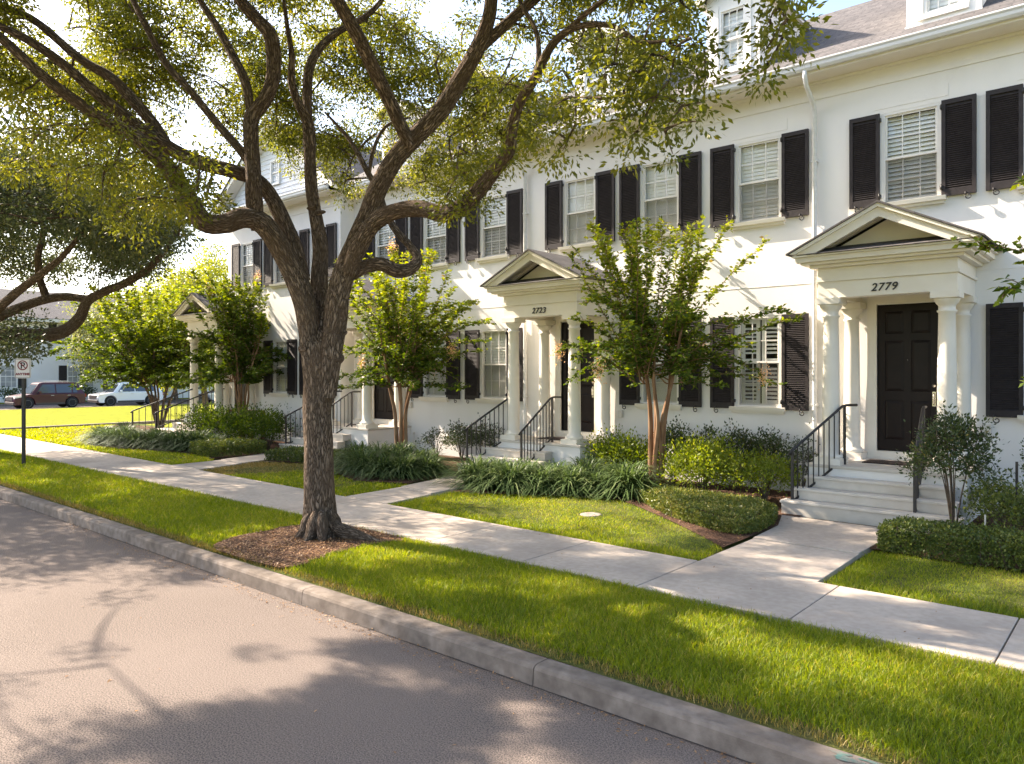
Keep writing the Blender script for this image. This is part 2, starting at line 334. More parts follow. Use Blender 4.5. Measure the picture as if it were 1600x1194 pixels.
def limb_arrays(lines, rng):
    """lines: list of (points, radii, sides, knobbiness) -> V, F, bark coords"""
    Vs, Fs, Bs = [], [], []; o = 0
    for pts, rad, n, kn in lines:
        pts = np.asarray(pts, float); rad = np.asarray(rad, float); k = len(pts)
        T = np.gradient(pts, axis=0); T /= np.linalg.norm(T, axis=1)[:, None] + 1e-9
        N = np.zeros_like(T); v = np.array([1.0, 0.3, 0.1]) if abs(T[0, 2]) > 0.7 else np.array([0.1, 0.2, 1.0])
        for i in range(k):
            v = v - T[i] * v.dot(T[i]); v /= np.linalg.norm(v) + 1e-9; N[i] = v
        B = np.cross(T, N); ang = np.linspace(0, 2 * np.pi, n, endpoint=False)
        L = np.concatenate([[0], np.cumsum(np.linalg.norm(np.diff(pts, axis=0), axis=1))])
        ca, sa = np.cos(ang), np.sin(ang)
        ph = rng.uniform(0, 6.28, 6)
        wob = 1 + kn * (0.5 * np.sin(2 * ang[None] + ph[0] + L[:, None] * 2.1) + 0.35 * np.sin(3 * ang[None] + ph[1] - L[:, None] * 3.3) + 0.3 * np.sin(5 * ang[None] + ph[2] + L[:, None] * 5.7)
                         + 0.5 * np.sin(L[:, None] * 7.9 + ph[3]) * np.sin(ang[None] + ph[4])
                         + (0.45 * np.sin(9 * ang[None] + ph[5] + 1.7 * np.sin(L[:, None] * 3.1)) + 0.3 * np.sin(13 * ang[None] + ph[0] + 2 * np.sin(L[:, None] * 4.7 + 1)) if n >= 28 else 0))
        rr = rad[:, None] * wob
        V = pts[:, None] + (N[:, None] * ca[None, :, None] + B[:, None] * sa[None, :, None]) * rr[..., None]
        bk = np.stack([rr * ca[None], rr * sa[None], np.repeat(L[:, None], n, 1)], -1) + ph[3] * 3
        i = np.arange(k - 1)[:, None] * n; j = np.arange(n)[None]; j2 = (j + 1) % n
        F = np.stack([i + j, i + j2, i + n + j2, i + n + j], -1).reshape(-1, 4)
        Vs.append(V.reshape(-1, 3)); Bs.append(bk.reshape(-1, 3)); Fs.append(F + o); o += k * n
    return np.concatenate(Vs), np.concatenate(Fs), np.concatenate(Bs)

def limb_mesh(name, lines, m, rng):
    V, F, B = limb_arrays(lines, rng)
    me = npmesh(name, V, F4=F, m=m, smooth=True)
    a = me.attributes.new('bark', 'FLOAT_VECTOR', 'POINT'); a.data.foreach_set('vector', B.astype(np.float32).ravel())
    return me

def grow_twigs(nodes, targets, rng, r0=0.012, maxr=0.05, droop=0.0):
    """join every leaf-cluster target to the nearest limb or earlier twig with a bent twig"""
    nodes = [np.asarray(nodes, float)]; lines = []
    d0 = np.array([np.min(np.linalg.norm(nodes[0] - t, axis=1)) for t in targets])
    for t in [targets[i] for i in np.argsort(d0)]:
        A = np.concatenate(nodes); dd = np.linalg.norm(A - t, axis=1) + 0.25 * np.maximum(0, A[:, 2] - t[2]); i = int(np.argmin(dd)); a = A[i]
        L = np.linalg.norm(t - a)
        if L < 0.05: continue
        mid = (a + t) / 2 + rng.normal(0, 0.12 * L, 3) + np.array([0, 0, 0.10 * L]); q = (a * 0.2 + mid * 0.9 + t * 0.1) / 1.2
        s = np.linspace(0, 1, max(3, min(7, int(L / 0.25) + 2)))[:, None]
        pts = (1 - s) ** 2 * a + 2 * s * (1 - s) * mid + s ** 2 * t
        rb = min(maxr, r0 + 0.011 * L); lines.append((pts, np.linspace(rb, 0.004, len(pts)), 5, 0.0))
        nodes.append(pts[1:])
    return lines

# ---------------------------------------------------------------- townhouse row
FY = 13.9
CACHE = {}
def shared(key, fn):
    if key not in CACHE: CACHE[key] = fn()
    return CACHE[key]

def frame_mesh(w, h, d=0.07):
    "window frame, two sashes and muntins (3 x 2 panes each); origin at the sill centre, glass plane y=0.055"
    b = MB(); t = 0.045
    b.box(-w/2, -w/2 + t, -0.025, d, 0, h).box(w/2 - t, w/2, -0.025, d, 0, h)
    b.box(-w/2 + t, w/2 - t, -0.025, d, h - t, h).box(-w/2 + t, w/2 - t, -0.025, d, 0, t)
    iw = w/2 - t
    for z0, z1, yo in ((t, h/2 + 0.01, 0.03), (h/2 - 0.02, h - t, 0.0)):
        s = 0.03
        b.box(-iw, -iw + s, yo, yo + 0.03, z0, z1).box(iw - s, iw, yo, yo + 0.03, z0, z1)
        b.box(-iw + s, iw - s, yo, yo + 0.03, z0, z0 + s + 0.008).box(-iw + s, iw - s, yo, yo + 0.03, z1 - s, z1)
        for k in (1, 2):
            x = -iw + 2 * iw * k / 3; b.box(x - 0.008, x + 0.008, yo + 0.006, yo + 0.024, z0 + s, z1 - s)
        zm = (z0 + z1) / 2; b.box(-iw + s, iw - s, yo + 0.008, yo + 0.022, zm - 0.008, zm + 0.008)
    return b.mesh('window', M['window'])
def glass_mesh(w, h):
    b = MB(); b.add([(-w/2 + 0.05, 0.05, 0.05), (w/2 - 0.05, 0.05, 0.05), (w/2 - 0.05, 0.05, h - 0.05), (-w/2 + 0.05, 0.05, h - 0.05)], [(0, 1, 2, 3)]); return b.mesh('pane', M['glass'])
def screen_mesh(w, h):
    b = MB(); b.add([(-w/2 + 0.046, 0.022, 0.05), (w/2 - 0.046, 0.022, 0.05), (w/2 - 0.046, 0.022, h/2), (-w/2 + 0.046, 0.022, h/2)], [(0, 1, 2, 3)])
    return b.mesh('insect_screen', M['screen'])
def blind_mesh(w, h, pitch=0.072, tilt=1.34, seed=0):
    b = MB(); z = 0.03; rng = random.Random(seed)
    while z < h - 0.05:
        a = pitch * 0.6; dy = a * math.cos(tilt); dz = a * math.sin(tilt); y = 0.095; j = rng.uniform(-0.003, 0.003)
        b.add([(-w/2 + 0.03, y - dy, z - dz + j), (w/2 - 0.03, y - dy, z - dz - j), (w/2 - 0.03, y + dy, z + dz - j), (-w/2 + 0.03, y + dy, z + dz + j)], [(0, 1, 2, 3)])
        z += pitch
    return b.mesh('blind', M['blind'])
def plantation_mesh(w, h):
    b = MB()
    for s in (-1, 1):
        x0, x1 = (s * (w/2 - 0.05), s * 0.02) if s < 0 else (0.02, w/2 - 0.05)
        b.box(x0, x0 + 0.07, 0.10, 0.135, 0.05, h - 0.04).box(x1 - 0.07, x1, 0.10, 0.135, 0.05, h - 0.04)
        for z in (0.05, h * 0.48, h - 0.14): b.box(x0 + 0.07, x1 - 0.07, 0.102, 0.133, z, z + 0.10)
        z = 0.2
        while z < h - 0.16:
            if not (h * 0.46 < z < h * 0.56):
                b.add([(x0 + 0.07, 0.095, z - 0.022), (x1 - 0.07, 0.095, z - 0.022), (x1 - 0.07, 0.14, z + 0.022), (x0 + 0.07, 0.14, z + 0.022)], [(0, 1, 2, 3)])
            z += 0.078
    return b.mesh('interior_shutter', M['blind'])
def sill_mesh(w):
    b = MB(); b.prism([(-0.10, -0.02), (-0.115, 0.045), (0.0, 0.06), (0.0, -0.02)], -w/2 - 0.10, w/2 + 0.10, 'x')
    b.prism([(-0.055, -0.07), (-0.065, -0.022), (0.0, -0.022), (0.0, -0.07)], -w/2 - 0.07, w/2 + 0.07, 'x')
    return b.mesh('sill', M['trim'])
def dark_backing_mesh(w, h):  # shallow backing box, its dark colour stands in for the unlit interior
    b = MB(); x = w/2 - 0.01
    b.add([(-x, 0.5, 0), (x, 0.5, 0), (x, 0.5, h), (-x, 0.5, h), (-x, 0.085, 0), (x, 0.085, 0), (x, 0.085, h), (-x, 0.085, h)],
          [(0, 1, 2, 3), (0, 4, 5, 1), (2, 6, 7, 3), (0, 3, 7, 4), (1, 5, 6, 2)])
    return b.mesh('dark_backing', M['dark'])
def window(parent, x, z, w, h, kind='blind', y=0.0, dark_backing=True):
    o = link('window', shared(('fr', w, h), lambda: frame_mesh(w, h)), parent, (x, y + 0.03, z))
    link('pane', shared(('gl', w, h), lambda: glass_mesh(w, h)), o)
    if kind != 'small': link('insect_screen', shared(('sc', w, h), lambda: screen_mesh(w, h)), o)
    if kind in ('blind', 'small'): link('blind', shared(('bl', w, h), lambda: blind_mesh(w, h)), o)
    elif kind == 'open': link('blind', shared(('bo', w, h), lambda: blind_mesh(w, h, 0.072, 1.05)), o)
    elif kind == 'plantation': link('interior_shutter', shared(('pl', w, h), lambda: plantation_mesh(w, h)), o)
    if kind != 'small':
        link('sill', shared(('si', w), lambda: sill_mesh(w)), o, (0, -0.03, -0.03))
    if dark_backing: link('dark_backing', shared(('rm', w, h), lambda: dark_backing_mesh(w, h)), o)
    return o
def shutter_mesh(w, h):
    b = MB(); st = 0.058
    b.box(-w/2, -w/2 + st, -0.06, -0.015, 0, h).box(w/2 - st, w/2, -0.06, -0.015, 0, h)
    for z0, z1 in ((0, 0.11), (h - 0.075, h)): b.box(-w/2 + st, w/2 - st, -0.058, -0.017, z0, z1)
    b.box(-w/2 + st, w/2 - st, -0.028, -0.018, 0.11, h - 0.075)
    z = 0.125
    while z < h - 0.09:
        b.add([(-w/2 + st, -0.055, z - 0.012), (w/2 - st, -0.055, z - 0.012), (w/2 - st, -0.030, z + 0.014), (-w/2 + st, -0.030, z + 0.014),
               (-w/2 + st, -0.050, z - 0.017), (w/2 - st, -0.050, z - 0.017)], [(0, 1, 2, 3), (0, 4, 5, 1)])
        z += 0.034
    return b.mesh('shutter', M['shutter'])
def hook_mesh():
    b = MB(); pts = [(0.0, -0.035, 0.06), (0.0, -0.085, 0.055), (0.0, -0.09, 0.0)]
    b.tube(pts, 0.009, 6)
    s = []
    for k in range(15):
        a = -math.pi / 2 + k * 0.42; r = 0.045 - 0.0017 * k
        s.append((0.045 - r * math.cos(a + math.pi / 2), -0.09, -0.02 - r * math.sin(a + math.pi / 2)))
    b.tube([(0, -0.09, 0.0)] + s, 0.009, 6); return b.mesh('shutter_hook', M['iron'])
def hinge_mesh():
    b = MB(); b.box(-0.02, 0.02, -0.075, -0.0, 0, 0.06); b.tube([(0, -0.075, -0.01), (0, -0.075, 0.07)], 0.012, 6)
    return b.mesh('hinge', M['iron'])
def shutters(parent, x, z, w, h, y=0.0, sw=0.49):
    for s in (-1, 1):
        o = link('shutter', shared(('sh', sw, h), lambda: shutter_mesh(sw, h)), parent, (x + s * (w/2 + sw/2 + 0.03), y, z))
        link('shutter_hook', shared('hook', hook_mesh), o, (s * 0.12 - 0.02, 0, -0.03))
        for hz in (0.12, h - 0.14): link('hinge', shared('hi', hinge_mesh), o, (-s * sw/2, 0, hz))

def wall_mesh(x0, x1, z0, z1, holes, ybk, depth=0.12, side=(True, True), y=0.0):
    "front wall with real openings, reveals, side and back walls"
    b = MB(); xs = sorted({x0, x1} | {v for h in holes for v in h[:2]}); zs = sorted({z0, z1} | {v for h in holes for v in h[2:]})
    for i in range(len(xs) - 1):
        for j in range(len(zs) - 1):
            cx, cz = (xs[i] + xs[i+1]) / 2, (zs[j] + zs[j+1]) / 2
            if any(h[0] < cx < h[1] and h[2] < cz < h[3] for h in holes): continue
            b.add([(xs[i], y, zs[j]), (xs[i+1], y, zs[j]), (xs[i+1], y, zs[j+1]), (xs[i], y, zs[j+1])], [(0, 1, 2, 3)])
    for a, c, e, f in holes:
        for q in (((a, y, e), (a, y, f), (a, y + depth, f), (a, y + depth, e)), ((c, y, f), (c, y, e), (c, y + depth, e), (c, y + depth, f)),
                  ((a, y, f), (c, y, f), (c, y + depth, f), (a, y + depth, f)), ((c, y, e), (a, y, e), (a, y + depth, e), (c, y + depth, e))): b.add(q, [(0, 1, 2, 3)])
    for k, x in ((0, x0), (1, x1)):
        if side[k]: b.add([(x, y, z0), (x, ybk, z0), (x, ybk, z1), (x, y, z1)], [(0, 1, 2, 3)])
    b.add([(x0, ybk, z0), (x1, ybk, z0), (x1, ybk, z1), (x0, ybk, z1)], [(0, 1, 2, 3)])
    return b.mesh('wall', M['stucco'])

def column_mesh(h, r=0.135, half=False):
    p = [(r + 0.055, 0.10), (r + 0.06, 0.125), (r + 0.055, 0.155), (r + 0.025, 0.165), (r + 0.02, 0.185)]
    H = h - 0.20
    for k in range(9): t = k / 8; p.append((r * (1 - 0.16 * t ** 1.8), 0.20 + (H - 0.32) * t))
    rt = r * 0.84
    p += [(rt + 0.02, H - 0.10), (rt + 0.022, H - 0.08), (rt, H - 0.07), (rt, H - 0.01), (rt + 0.03, H + 0.02), (rt + 0.055, H + 0.07), (rt + 0.06, H + 0.10)]
    b = MB(); b.lathe(p, 28); s = r + 0.07; b.box(-s, s, -s, s, 0, 0.10); s = rt + 0.075; b.box(-s, s, -s, s, H + 0.10, h - 0.002)
    return b.mesh('column', M['trim'])

def door_mesh(w, h):
    b = MB(); st = 0.115; b.box(-w/2, w/2, 0.012, 0.03, 0, h)
    rails = [0, 0.20, 0.86, 1.02, h - 0.62, h - 0.50, h - 0.12, h]
    for x0, x1 in ((-w/2, -w/2 + st), (-st/2, st/2), (w/2 - st, w/2)): b.box(x0, x1, 0, 0.012, 0, h)
    for z0, z1 in ((0, 0.20), (0.86, 1.02), (h - 0.62, h - 0.50), (h - 0.12, h)):
        for x0, x1 in ((-w/2 + st, -st/2), (st/2, w/2 - st)): b.box(x0, x1, 0.0, 0.012, z0, z1)
    for z0, z1 in ((0.20, 0.86), (1.02, h - 0.62), (h - 0.50, h - 0.12)):
        for x0, x1 in ((-w/2 + st, -st/2), (st/2, w/2 - st)):
            a = 0.045; b.add([(x0, 0.011, z0), (x1, 0.011, z0), (x1, 0.011, z1), (x0, 0.011, z1), (x0 + a, 0.001, z0 + a), (x1 - a, 0.001, z0 + a), (x1 - a, 0.001, z1 - a), (x0 + a, 0.001, z1 - a)],
                             [(0, 1, 5, 4), (1, 2, 6, 5), (2, 3, 7, 6), (3, 0, 4, 7), (4, 5, 6, 7)])
    return b.mesh('door', M['door'])

def number(parent, txt, x, y, z, size):
    cu = bpy.data.curves.new('house_number', 'FONT'); cu.body = txt; cu.size = size; cu.shear = 0.25; cu.extrude = 0.008; cu.offset = 0.002
    cu.space_character = 1.12; cu.align_x = 'CENTER'
    t = bpy.data.objects.new('tmp', cu); C.objects.link(t); dg = bpy.context.evaluated_depsgraph_get()
    me = bpy.data.meshes.new_from_object(t.evaluated_get(dg)); bpy.data.objects.remove(t)
    me.materials.clear(); me.materials.append(M['iron'])
    me.transform(Matrix.Rotation(R(90), 4, 'X')); o = link('house_number', me, parent, (x, y, z)); return o

PZ = 0.92       # porch floor
def railing(parent, a, b, za, zb, ox, oy):
    """sloped iron railing from the foot post a to the landing post b (world x,y)"""
    a = Vector((a[0] - ox, a[1] - oy, za)); c = Vector((b[0] - ox, b[1] - oy, zb)); H = 0.93
    u = (c - a); uh = Vector((u.x, u.y, 0)).normalized()
    m = MB(); up = Vector((0, 0, H))
    m.tube([a + up - uh * 0.06 - Vector((0, 0, 0.05)), a + up + Vector((0, 0, 0.01)), c + up - uh * 0.05, c + up + Vector((0, 0, 0.022)) + uh * 0.03, c + up + Vector((0, 0, 0.022)) + uh * 0.24], 0.022, 8)
    m.bar(a + Vector((0, 0, 0.13)) + u * 0.03, c + Vector((0, 0, 0.10)), 0.022, 0.03)
    o = m.build('railing', M['iron'], parent)
    for p in (a, c):
        q = MB(); q.bar(p, p + Vector((0, 0, H)), 0.038, 0.038); q.build('post', M['iron'], o)
    n = 9
    for k in range(1, n + 1):
        p = a + u * (k / (n + 1)); q = MB(); q.bar(p + Vector((0, 0, 0.12)), p + Vector((0, 0, H)), 0.016, 0.016); q.build('baluster', M['iron'], o)
    return o

def porch(u, ox, oy, xc, num, stx, rails, pw=0.99, slabx=(-1.12, 1.12), wallx=(-1.5, 5.3), nrise=4, foot=0.24, sty=None):
    """columned entrance porch of one house; xc is the porch centre in the house's own x; projecting 1.5 m"""
    yf = -1.28 + (oy - FY) * 0       # column line
    top = 3.60
    b = MB(); b.box(xc + slabx[0], xc + slabx[1], yf - 0.21, 0.0, 0.1, PZ - 0.05); o = b.build('porch_base', M['stucco'], u)
    b = MB(); b.box(xc + slabx[0] - 0.03, xc + slabx[1] + 0.03, yf - 0.24, -0.001, PZ - 0.05, PZ); b.build('porch_floor', M['slab'], u, bevel=0.008)
    # steps
    r = (PZ - foot) / nrise; b = MB(); x0, x1 = stx[0] - ox, stx[1] - ox; y0 = yf - 0.245
    td = 0.26 if sty is None else sty
    for k in range(1, nrise):
        z = PZ - r * k; ya = y0 - td * k; grow = 0.10 * k
        b2 = MB(); b2.box(x0 + 0.3 - grow, x1 - 0.3 + grow, ya + 0.02, y0 - td * (k - 1) - (0.002 if k > 1 else 0), z - r - (0.06 if k == nrise - 1 else 0), z - 0.045)
        s = b2.build('step', M['slab'], u)
        b3 = MB(); b3.box(x0 + 0.28 - grow, x1 - 0.28 + grow, ya, y0 - td * (k - 1) - 0.002, z - 0.044, z); b3.build('tread', M['slab'], s, bevel=0.01)
    for s in (-1, 1):
        link('column', shared('col', lambda: column_mesh(top - PZ)), u, (xc + s * 0.83, yf, PZ))
        link('column', shared('col', lambda: column_mesh(top - PZ)), u, (xc + s * 0.83, -0.17, PZ))
    # entablature: beam ring, cornice
    e = MB(); w = pw; f = yf - 0.14
    e.box(xc - w, xc + w, f, f + 0.28, top, top + 0.26); e.box(xc - w, xc - w + 0.28, f + 0.28, -0.001, top, top + 0.26); e.box(xc + w - 0.28, xc + w, f + 0.28, -0.001, top, top + 0.26)
    e.box(xc - w - 0.03, xc + w + 0.03, f - 0.03, -0.001, top + 0.262, top + 0.31); e.box(xc - w - 0.005, xc + w + 0.005, f - 0.005, -0.001, top + 0.312, top + 0.48)
    for k, (g, za, zb) in enumerate(((0.10, 0.482, 0.53), (0.20, 0.532, 0.57), (0.27, 0.572, 0.65), (0.31, 0.652, 0.68))): e.box(xc - w - g, xc + w + g, f - g, -0.001, top + za, top + zb)
    eo = e.build('entablature', M['trim'], u)
    b = MB(); b.box(xc - w + 0.281, xc + w - 0.281, f + 0.281, -0.002, top + 0.20, top + 0.215); b.build('porch_ceiling', M['trim'], eo)
    if num: number(eo, num, xc + 0.0, f - 0.012, top + 0.065, 0.17)
    # pediment
    hz = top + 0.70; W = w + 0.36; rise = 0.66; yb = f - 0.33
    p = MB(); p.prism([(xc - W + 0.30, hz - 0.02), (xc + W - 0.30, hz - 0.02), (xc, hz + rise - 0.16)], yb + 0.55, yb + 0.59, 'y'); p.build('tympanum', M['trim'], u)
    rk = MB()
    for d0, d1, ya, yb_ in ((0.0, 0.055, yb - 0.02, yb + 0.55), (0.055, 0.20, yb + 0.03, yb + 0.10), (0.055, 0.12, yb + 0.48, yb + 0.55)):
        for s in (-1, 1):
            k = rise / W
            P = lambda x, d: (xc + s * x, hz + rise - k * x - d)
            x1_ = W - 0.02; xe = lambda d: min(W - 0.02, (rise - d) / k)
            poly = [P(0, d0), P(xe(d0), d0), P(xe(d1), d1), P(0, d1)]
            rk.prism(poly, ya, yb_, 'y')
    rk.build('raking_cornice', M['trim'], u)
    rf = MB()
    k = rise / W
    for s in (-1, 1):
        a = (xc, hz + rise + 0.035); c = (xc + s * (W + 0.03), hz + 0.0 + 0.02)
        c2 = (xc + s * (W + 0.03), hz - 0.005); a2 = (xc, hz + rise + 0.003)
        rf.prism([a, c, c2, a2], yb - 0.045, -0.001, 'y')
    # flat skirt of shingles on the cornice in front of the tympanum
    rf.prism([(yb - 0.03, hz - 0.015), (yb + 0.54, hz + 0.15), (yb + 0.54, hz - 0.018)], xc - W + 0.28, xc + W - 0.28, 'x')
    rf.build('porch_roof', M['roof'], u, uv=True)
    # door and frame
    dz = PZ + 0.14; dh = 3.56 - dz
    fr = MB(); y1 = -0.03
    for s in (-1, 1): fr.box(xc + s * 0.545 - 0.075, xc + s * 0.545 + 0.075, -0.035, 0.10, PZ, dz + dh + 0.02)
    fr.box(xc - 0.62, xc + 0.62, -0.035, 0.10, dz + dh + 0.021, dz + dh + 0.17); fr.box(xc - 0.47, xc + 0.47, -0.05, 0.10, PZ, dz - 0.005)
    fr.build('door_frame', M['trim'], u)
    d = link('door', shared('door', lambda: door_mesh(0.93, dh)), u, (xc, 0.03, dz))
    k = MB(); k.lathe([(0.022, 0), (0.03, 0.01), (0.03, 0.03), (0.0, 0.04)], 14); me = k.mesh('deadbolt', M['brass']); me.transform(Matrix.Translation((0.40, 0, 1.12)) @ Matrix.Rotation(R(90), 4, 'X')); link('deadbolt', me, d)
    k = MB(); k.box(0.375, 0.425, -0.012, 0, 0.78, 1.02); k.tube([(0.40, -0.01, 1.0), (0.40, -0.055, 0.97), (0.40, -0.055, 0.84), (0.40, -0.01, 0.80)], 0.009, 8); k.build('handle', M['brass'], d)
    k = MB(); k.lathe([(0.009, 0), (0.009, 0.004), (0.0, 0.005)], 10); me = k.mesh('peephole', M['brass']); me.transform(Matrix.Translation((0.0, 0.0, 1.55)) @ Matrix.Rotation(R(90), 4, 'X')); link('peephole', me, d)
    for a, c in rails: railing(u, a, c, foot if a[1] < 11.95 else foot, PZ, ox, oy)

def dormer(u, x, y=-0.1, z0=8.02, w=1.08, ez=9.78, slope=0.65, eave=(-0.55, 7.84)):
    def ry(z): return eave[0] + (z - eave[1]) / slope
    b = MB()
    b.prism([(y, z0 - 0.15), (y, ez), (ry(ez) + 0.1, ez)], x - w/2, x - w/2 + 0.06, 'x').prism([(y, z0 - 0.15), (y, ez), (ry(ez) + 0.1, ez)], x + w/2 - 0.06, x + w/2, 'x')
    ww = 0.56; a0, a1 = z0 + 0.26, z0 + 0.26 + 1.22
    for q in ((x - w/2 + 0.06, x - ww/2, z0 - 0.15, ez), (x + ww/2, x + w/2 - 0.06, z0 - 0.15, ez), (x - ww/2, x + ww/2, z0 - 0.15, a0), (x - ww/2, x + ww/2, a1, ez)): b.box(q[0], q[1], y, y + 0.10, q[2], q[3])
    b.box(x - w/2 - 0.015, x + w/2 + 0.015, y - 0.03, y - 0.002, z0 + 0.03, z0 + 0.14); b.box(x - ww/2 - 0.09, x + ww/2 + 0.09, y - 0.05, y - 0.001, a0 - 0.07, a0 - 0.01)
    for s in (-1, 1): b.box(x + s * (ww/2 + 0.05) - 0.045, x + s * (ww/2 + 0.05) + 0.045, y - 0.02, y - 0.001, a0, a1 + 0.09)
    b.prism([(x - w/2, ez), (x + w/2, ez), (x, ez + 0.34)], y, y + 0.08, 'y')
    o = b.build('dormer', M['stucco'], u)
    r = MB()
    for s in (-1, 1):
        k = 0.62; W = w/2 + 0.14
        r.prism([(x, ez + 0.40), (x + s * W, ez + 0.40 - k * W), (x + s * W, ez + 0.34 - k * W), (x, ez + 0.34)], y - 0.16, ry(ez) + 0.75, 'y')
    r.build('dormer_roof', M['roof'], o, uv=True)
    f = MB()
    for s in (-1, 1):
        k = 0.62; W = w/2 + 0.155; f.prism([(x, ez + 0.385), (x + s * W, ez + 0.385 - k * W), (x + s * W, ez + 0.24 - k * W), (x, ez + 0.24)], y - 0.19, y - 0.162, 'y')
        f.box(*sorted((x + s * (w/2 + 0.02), x + s * (w/2 + 0.14))), y - 0.158, ry(ez) + 0.1, ez - 0.13, ez - 0.07)
    f.build('dormer_trim', M['trim'], o)
    wd = link('dormer_window', shared(('fr', ww, 1.22), lambda: frame_mesh(ww, 1.22)), o, (x, y + 0.02, a0))
    link('dormer_pane', shared(('gl', ww, 1.22), lambda: glass_mesh(ww, 1.22)), o, (x, y + 0.02, a0))
    link('dormer_blind', shared(('bl', ww, 1.22), lambda: blind_mesh(ww, 1.22)), o, (x, y + 0.02, a0))
    return o

EZ = 7.66
def eave(u, x0, x1, y0=0.0, ends=(0, 0)):
    b = MB(); b.box(x0, x1, y0 - 0.50, y0 - 0.021, EZ, EZ + 0.02); b.build('soffit', M['trim'], u)
    b = MB(); b.box(x0, x1, y0 - 0.53, y0 - 0.502, EZ - 0.02, EZ + 0.17); b.build('fascia', M['trim'], u)
    b = MB(); b.prism([(y0 - 0.532, EZ + 0.165), (y0 - 0.532, EZ + 0.02), (y0 - 0.60, EZ + 0.02), (y0 - 0.63, EZ + 0.06), (y0 - 0.635, EZ + 0.11), (y0 - 0.66, EZ + 0.14), (y0 - 0.66, EZ + 0.165), (y0 - 0.645, EZ + 0.165), (y0 - 0.645, EZ + 0.12), (y0 - 0.55, EZ + 0.10), (y0 - 0.545, EZ + 0.165)], x0, x1, 'x')
    b.build('gutter', M['gutter'], u)
    b = MB(); b.box(x0, x1, y0 - 0.02, y0 - 0.001, EZ - 0.32, EZ + 0.02); b.box(x0, x1, y0 - 0.055, y0 - 0.0205, EZ - 0.05, EZ - 0.001); b.build('frieze_board', M['stucco'], u)

def downspout(u, x, z0=0.45):
    b = MB(); b.tube([(x, -0.58, EZ + 0.03), (x, -0.58, EZ - 0.06), (x, -0.50, EZ - 0.20), (x, -0.16, EZ - 0.42), (x, -0.075, EZ - 0.55), (x, -0.07, z0 + 0.15), (x, -0.12, z0)], 0.042, 10)
    for z in (6.2, 4.0, 1.8): b.box(x - 0.055, x + 0.055, -0.11, -0.001, z, z + 0.03)
    b.build('downspout', M['gutter'], u)

def unit(name_label, xc, num, stx, rails, lower_kinds, upper_kinds, dpipe=True, matted=True):
    u = empty('townhouse', (xc, FY, 0)); tag(u, name_label, 'house', 'townhouses of the white row')
    W = 0.88; offs = (0.05, 2.10, 4.22); x0, x1 = -1.5, 5.3
    holes = [(o - W/2, o + W/2, 5.27, 6.84) for o in offs] + [(o - W/2, o + W/2, 1.72, 3.48) for o in offs[1:]] + [(-0.47, 0.47, PZ + 0.1, 3.56)]
    link('wall', wall_mesh(x0, x1, -0.1, EZ + 0.25, holes, 7.3), u)
    for o, k in zip(offs, upper_kinds): window(u, o, 5.27, W, 1.57, k); shutters(u, o, 5.27, W, 1.57)
    for o, k in zip(offs[1:], lower_kinds): window(u, o, 1.72, W, 1.76, k); shutters(u, o, 1.70, W, 1.78)
    lt = MB()
    for o in offs: lt.box(o - W/2 - 0.12, o + W/2 + 0.12, -0.008, -0.0005, 6.92, 7.12)
    lt.box(x0, x1, -0.006, -0.0005, 4.02, 4.034)
    lt.box(x0, x1, -0.03, -0.0005, 0.1, 0.72)
    lt.build('plaster_band', M['stucco'], u)
    eave(u, x0, x1)
    if dpipe: downspout(u, x0 + 0.0)
    rf = MB(); yr = 3.40; zr = 7.84 + (yr + 0.55) * 0.65
    rf.prism([(-0.62, 7.815), (yr, zr + 0.02), (8.0, 7.70), (8.0, 7.62), (yr, zr - 0.06), (-0.50, 7.80)], x0, x1, 'x')
    rf.build('roof', M['roof'], u, uv=True)
    for o in (0.55, 3.75): dormer(u, o)
    porch(u, xc, FY, 0.0, num, stx, rails)
    b = MB(); b.box(1.10, 1.21, -0.07, -0.001, 1.42, 1.58); b.build('bell_box', M['plastic'], u, bevel=0.01)
    b = MB(); b.tube([(1.38, -0.12, 0.2), (1.38, -0.12, 0.72)], 0.022, 8); b.lathe([(0.035, 0.72), (0.035, 0.78)], 10, 1.38, -0.12); b.build('vent_pipe', M['plastic'], u)
    if matted:
        mt = MB(); mt.box(-0.36, 0.36, -0.24, 0.24, 0, 0.018); o = mt.build('doormat', M['mat'], None, (xc - 0.12, FY - 0.62, PZ + 0.001), bevel=0.005)
        tag(o, {'2779': 'dark doormat before the black door numbered 2779', '2723': 'dark doormat on the porch numbered 2723'}.get(num, 'dark doormat on the porch behind the oak trunk'), 'doormat', 'doormats on the porches')
    return u

unit('white stucco townhouse numbered 2779, nearest the camera at right', -3.18, '2779', (-4.44, -2.0),
     [((-4.33, 11.78), (-3.80, 12.62)), ((-2.60, 11.80), (-2.66, 12.60))], ('blind', 'blind'), ('open', 'open', 'blind'))
unit('white stucco townhouse numbered 2723, in the middle of the row', -9.98, '2723', (-11.55, -9.35),
     [((-11.45, 11.80), (-10.85, 12.62)), ((-9.90, 11.80), (-9.73, 12.62))], ('open', 'plantation'), ('blind', 'blind', 'blind'))
unit('white stucco townhouse right behind the big oak trunk', -16.78, None, (-18.55, -16.15),
     [((-18.45, 11.75), (-17.45, 12.62)), ((-17.15, 11.80), (-16.62, 12.62))], ('open', 'open'), ('open', 'open', 'open'))

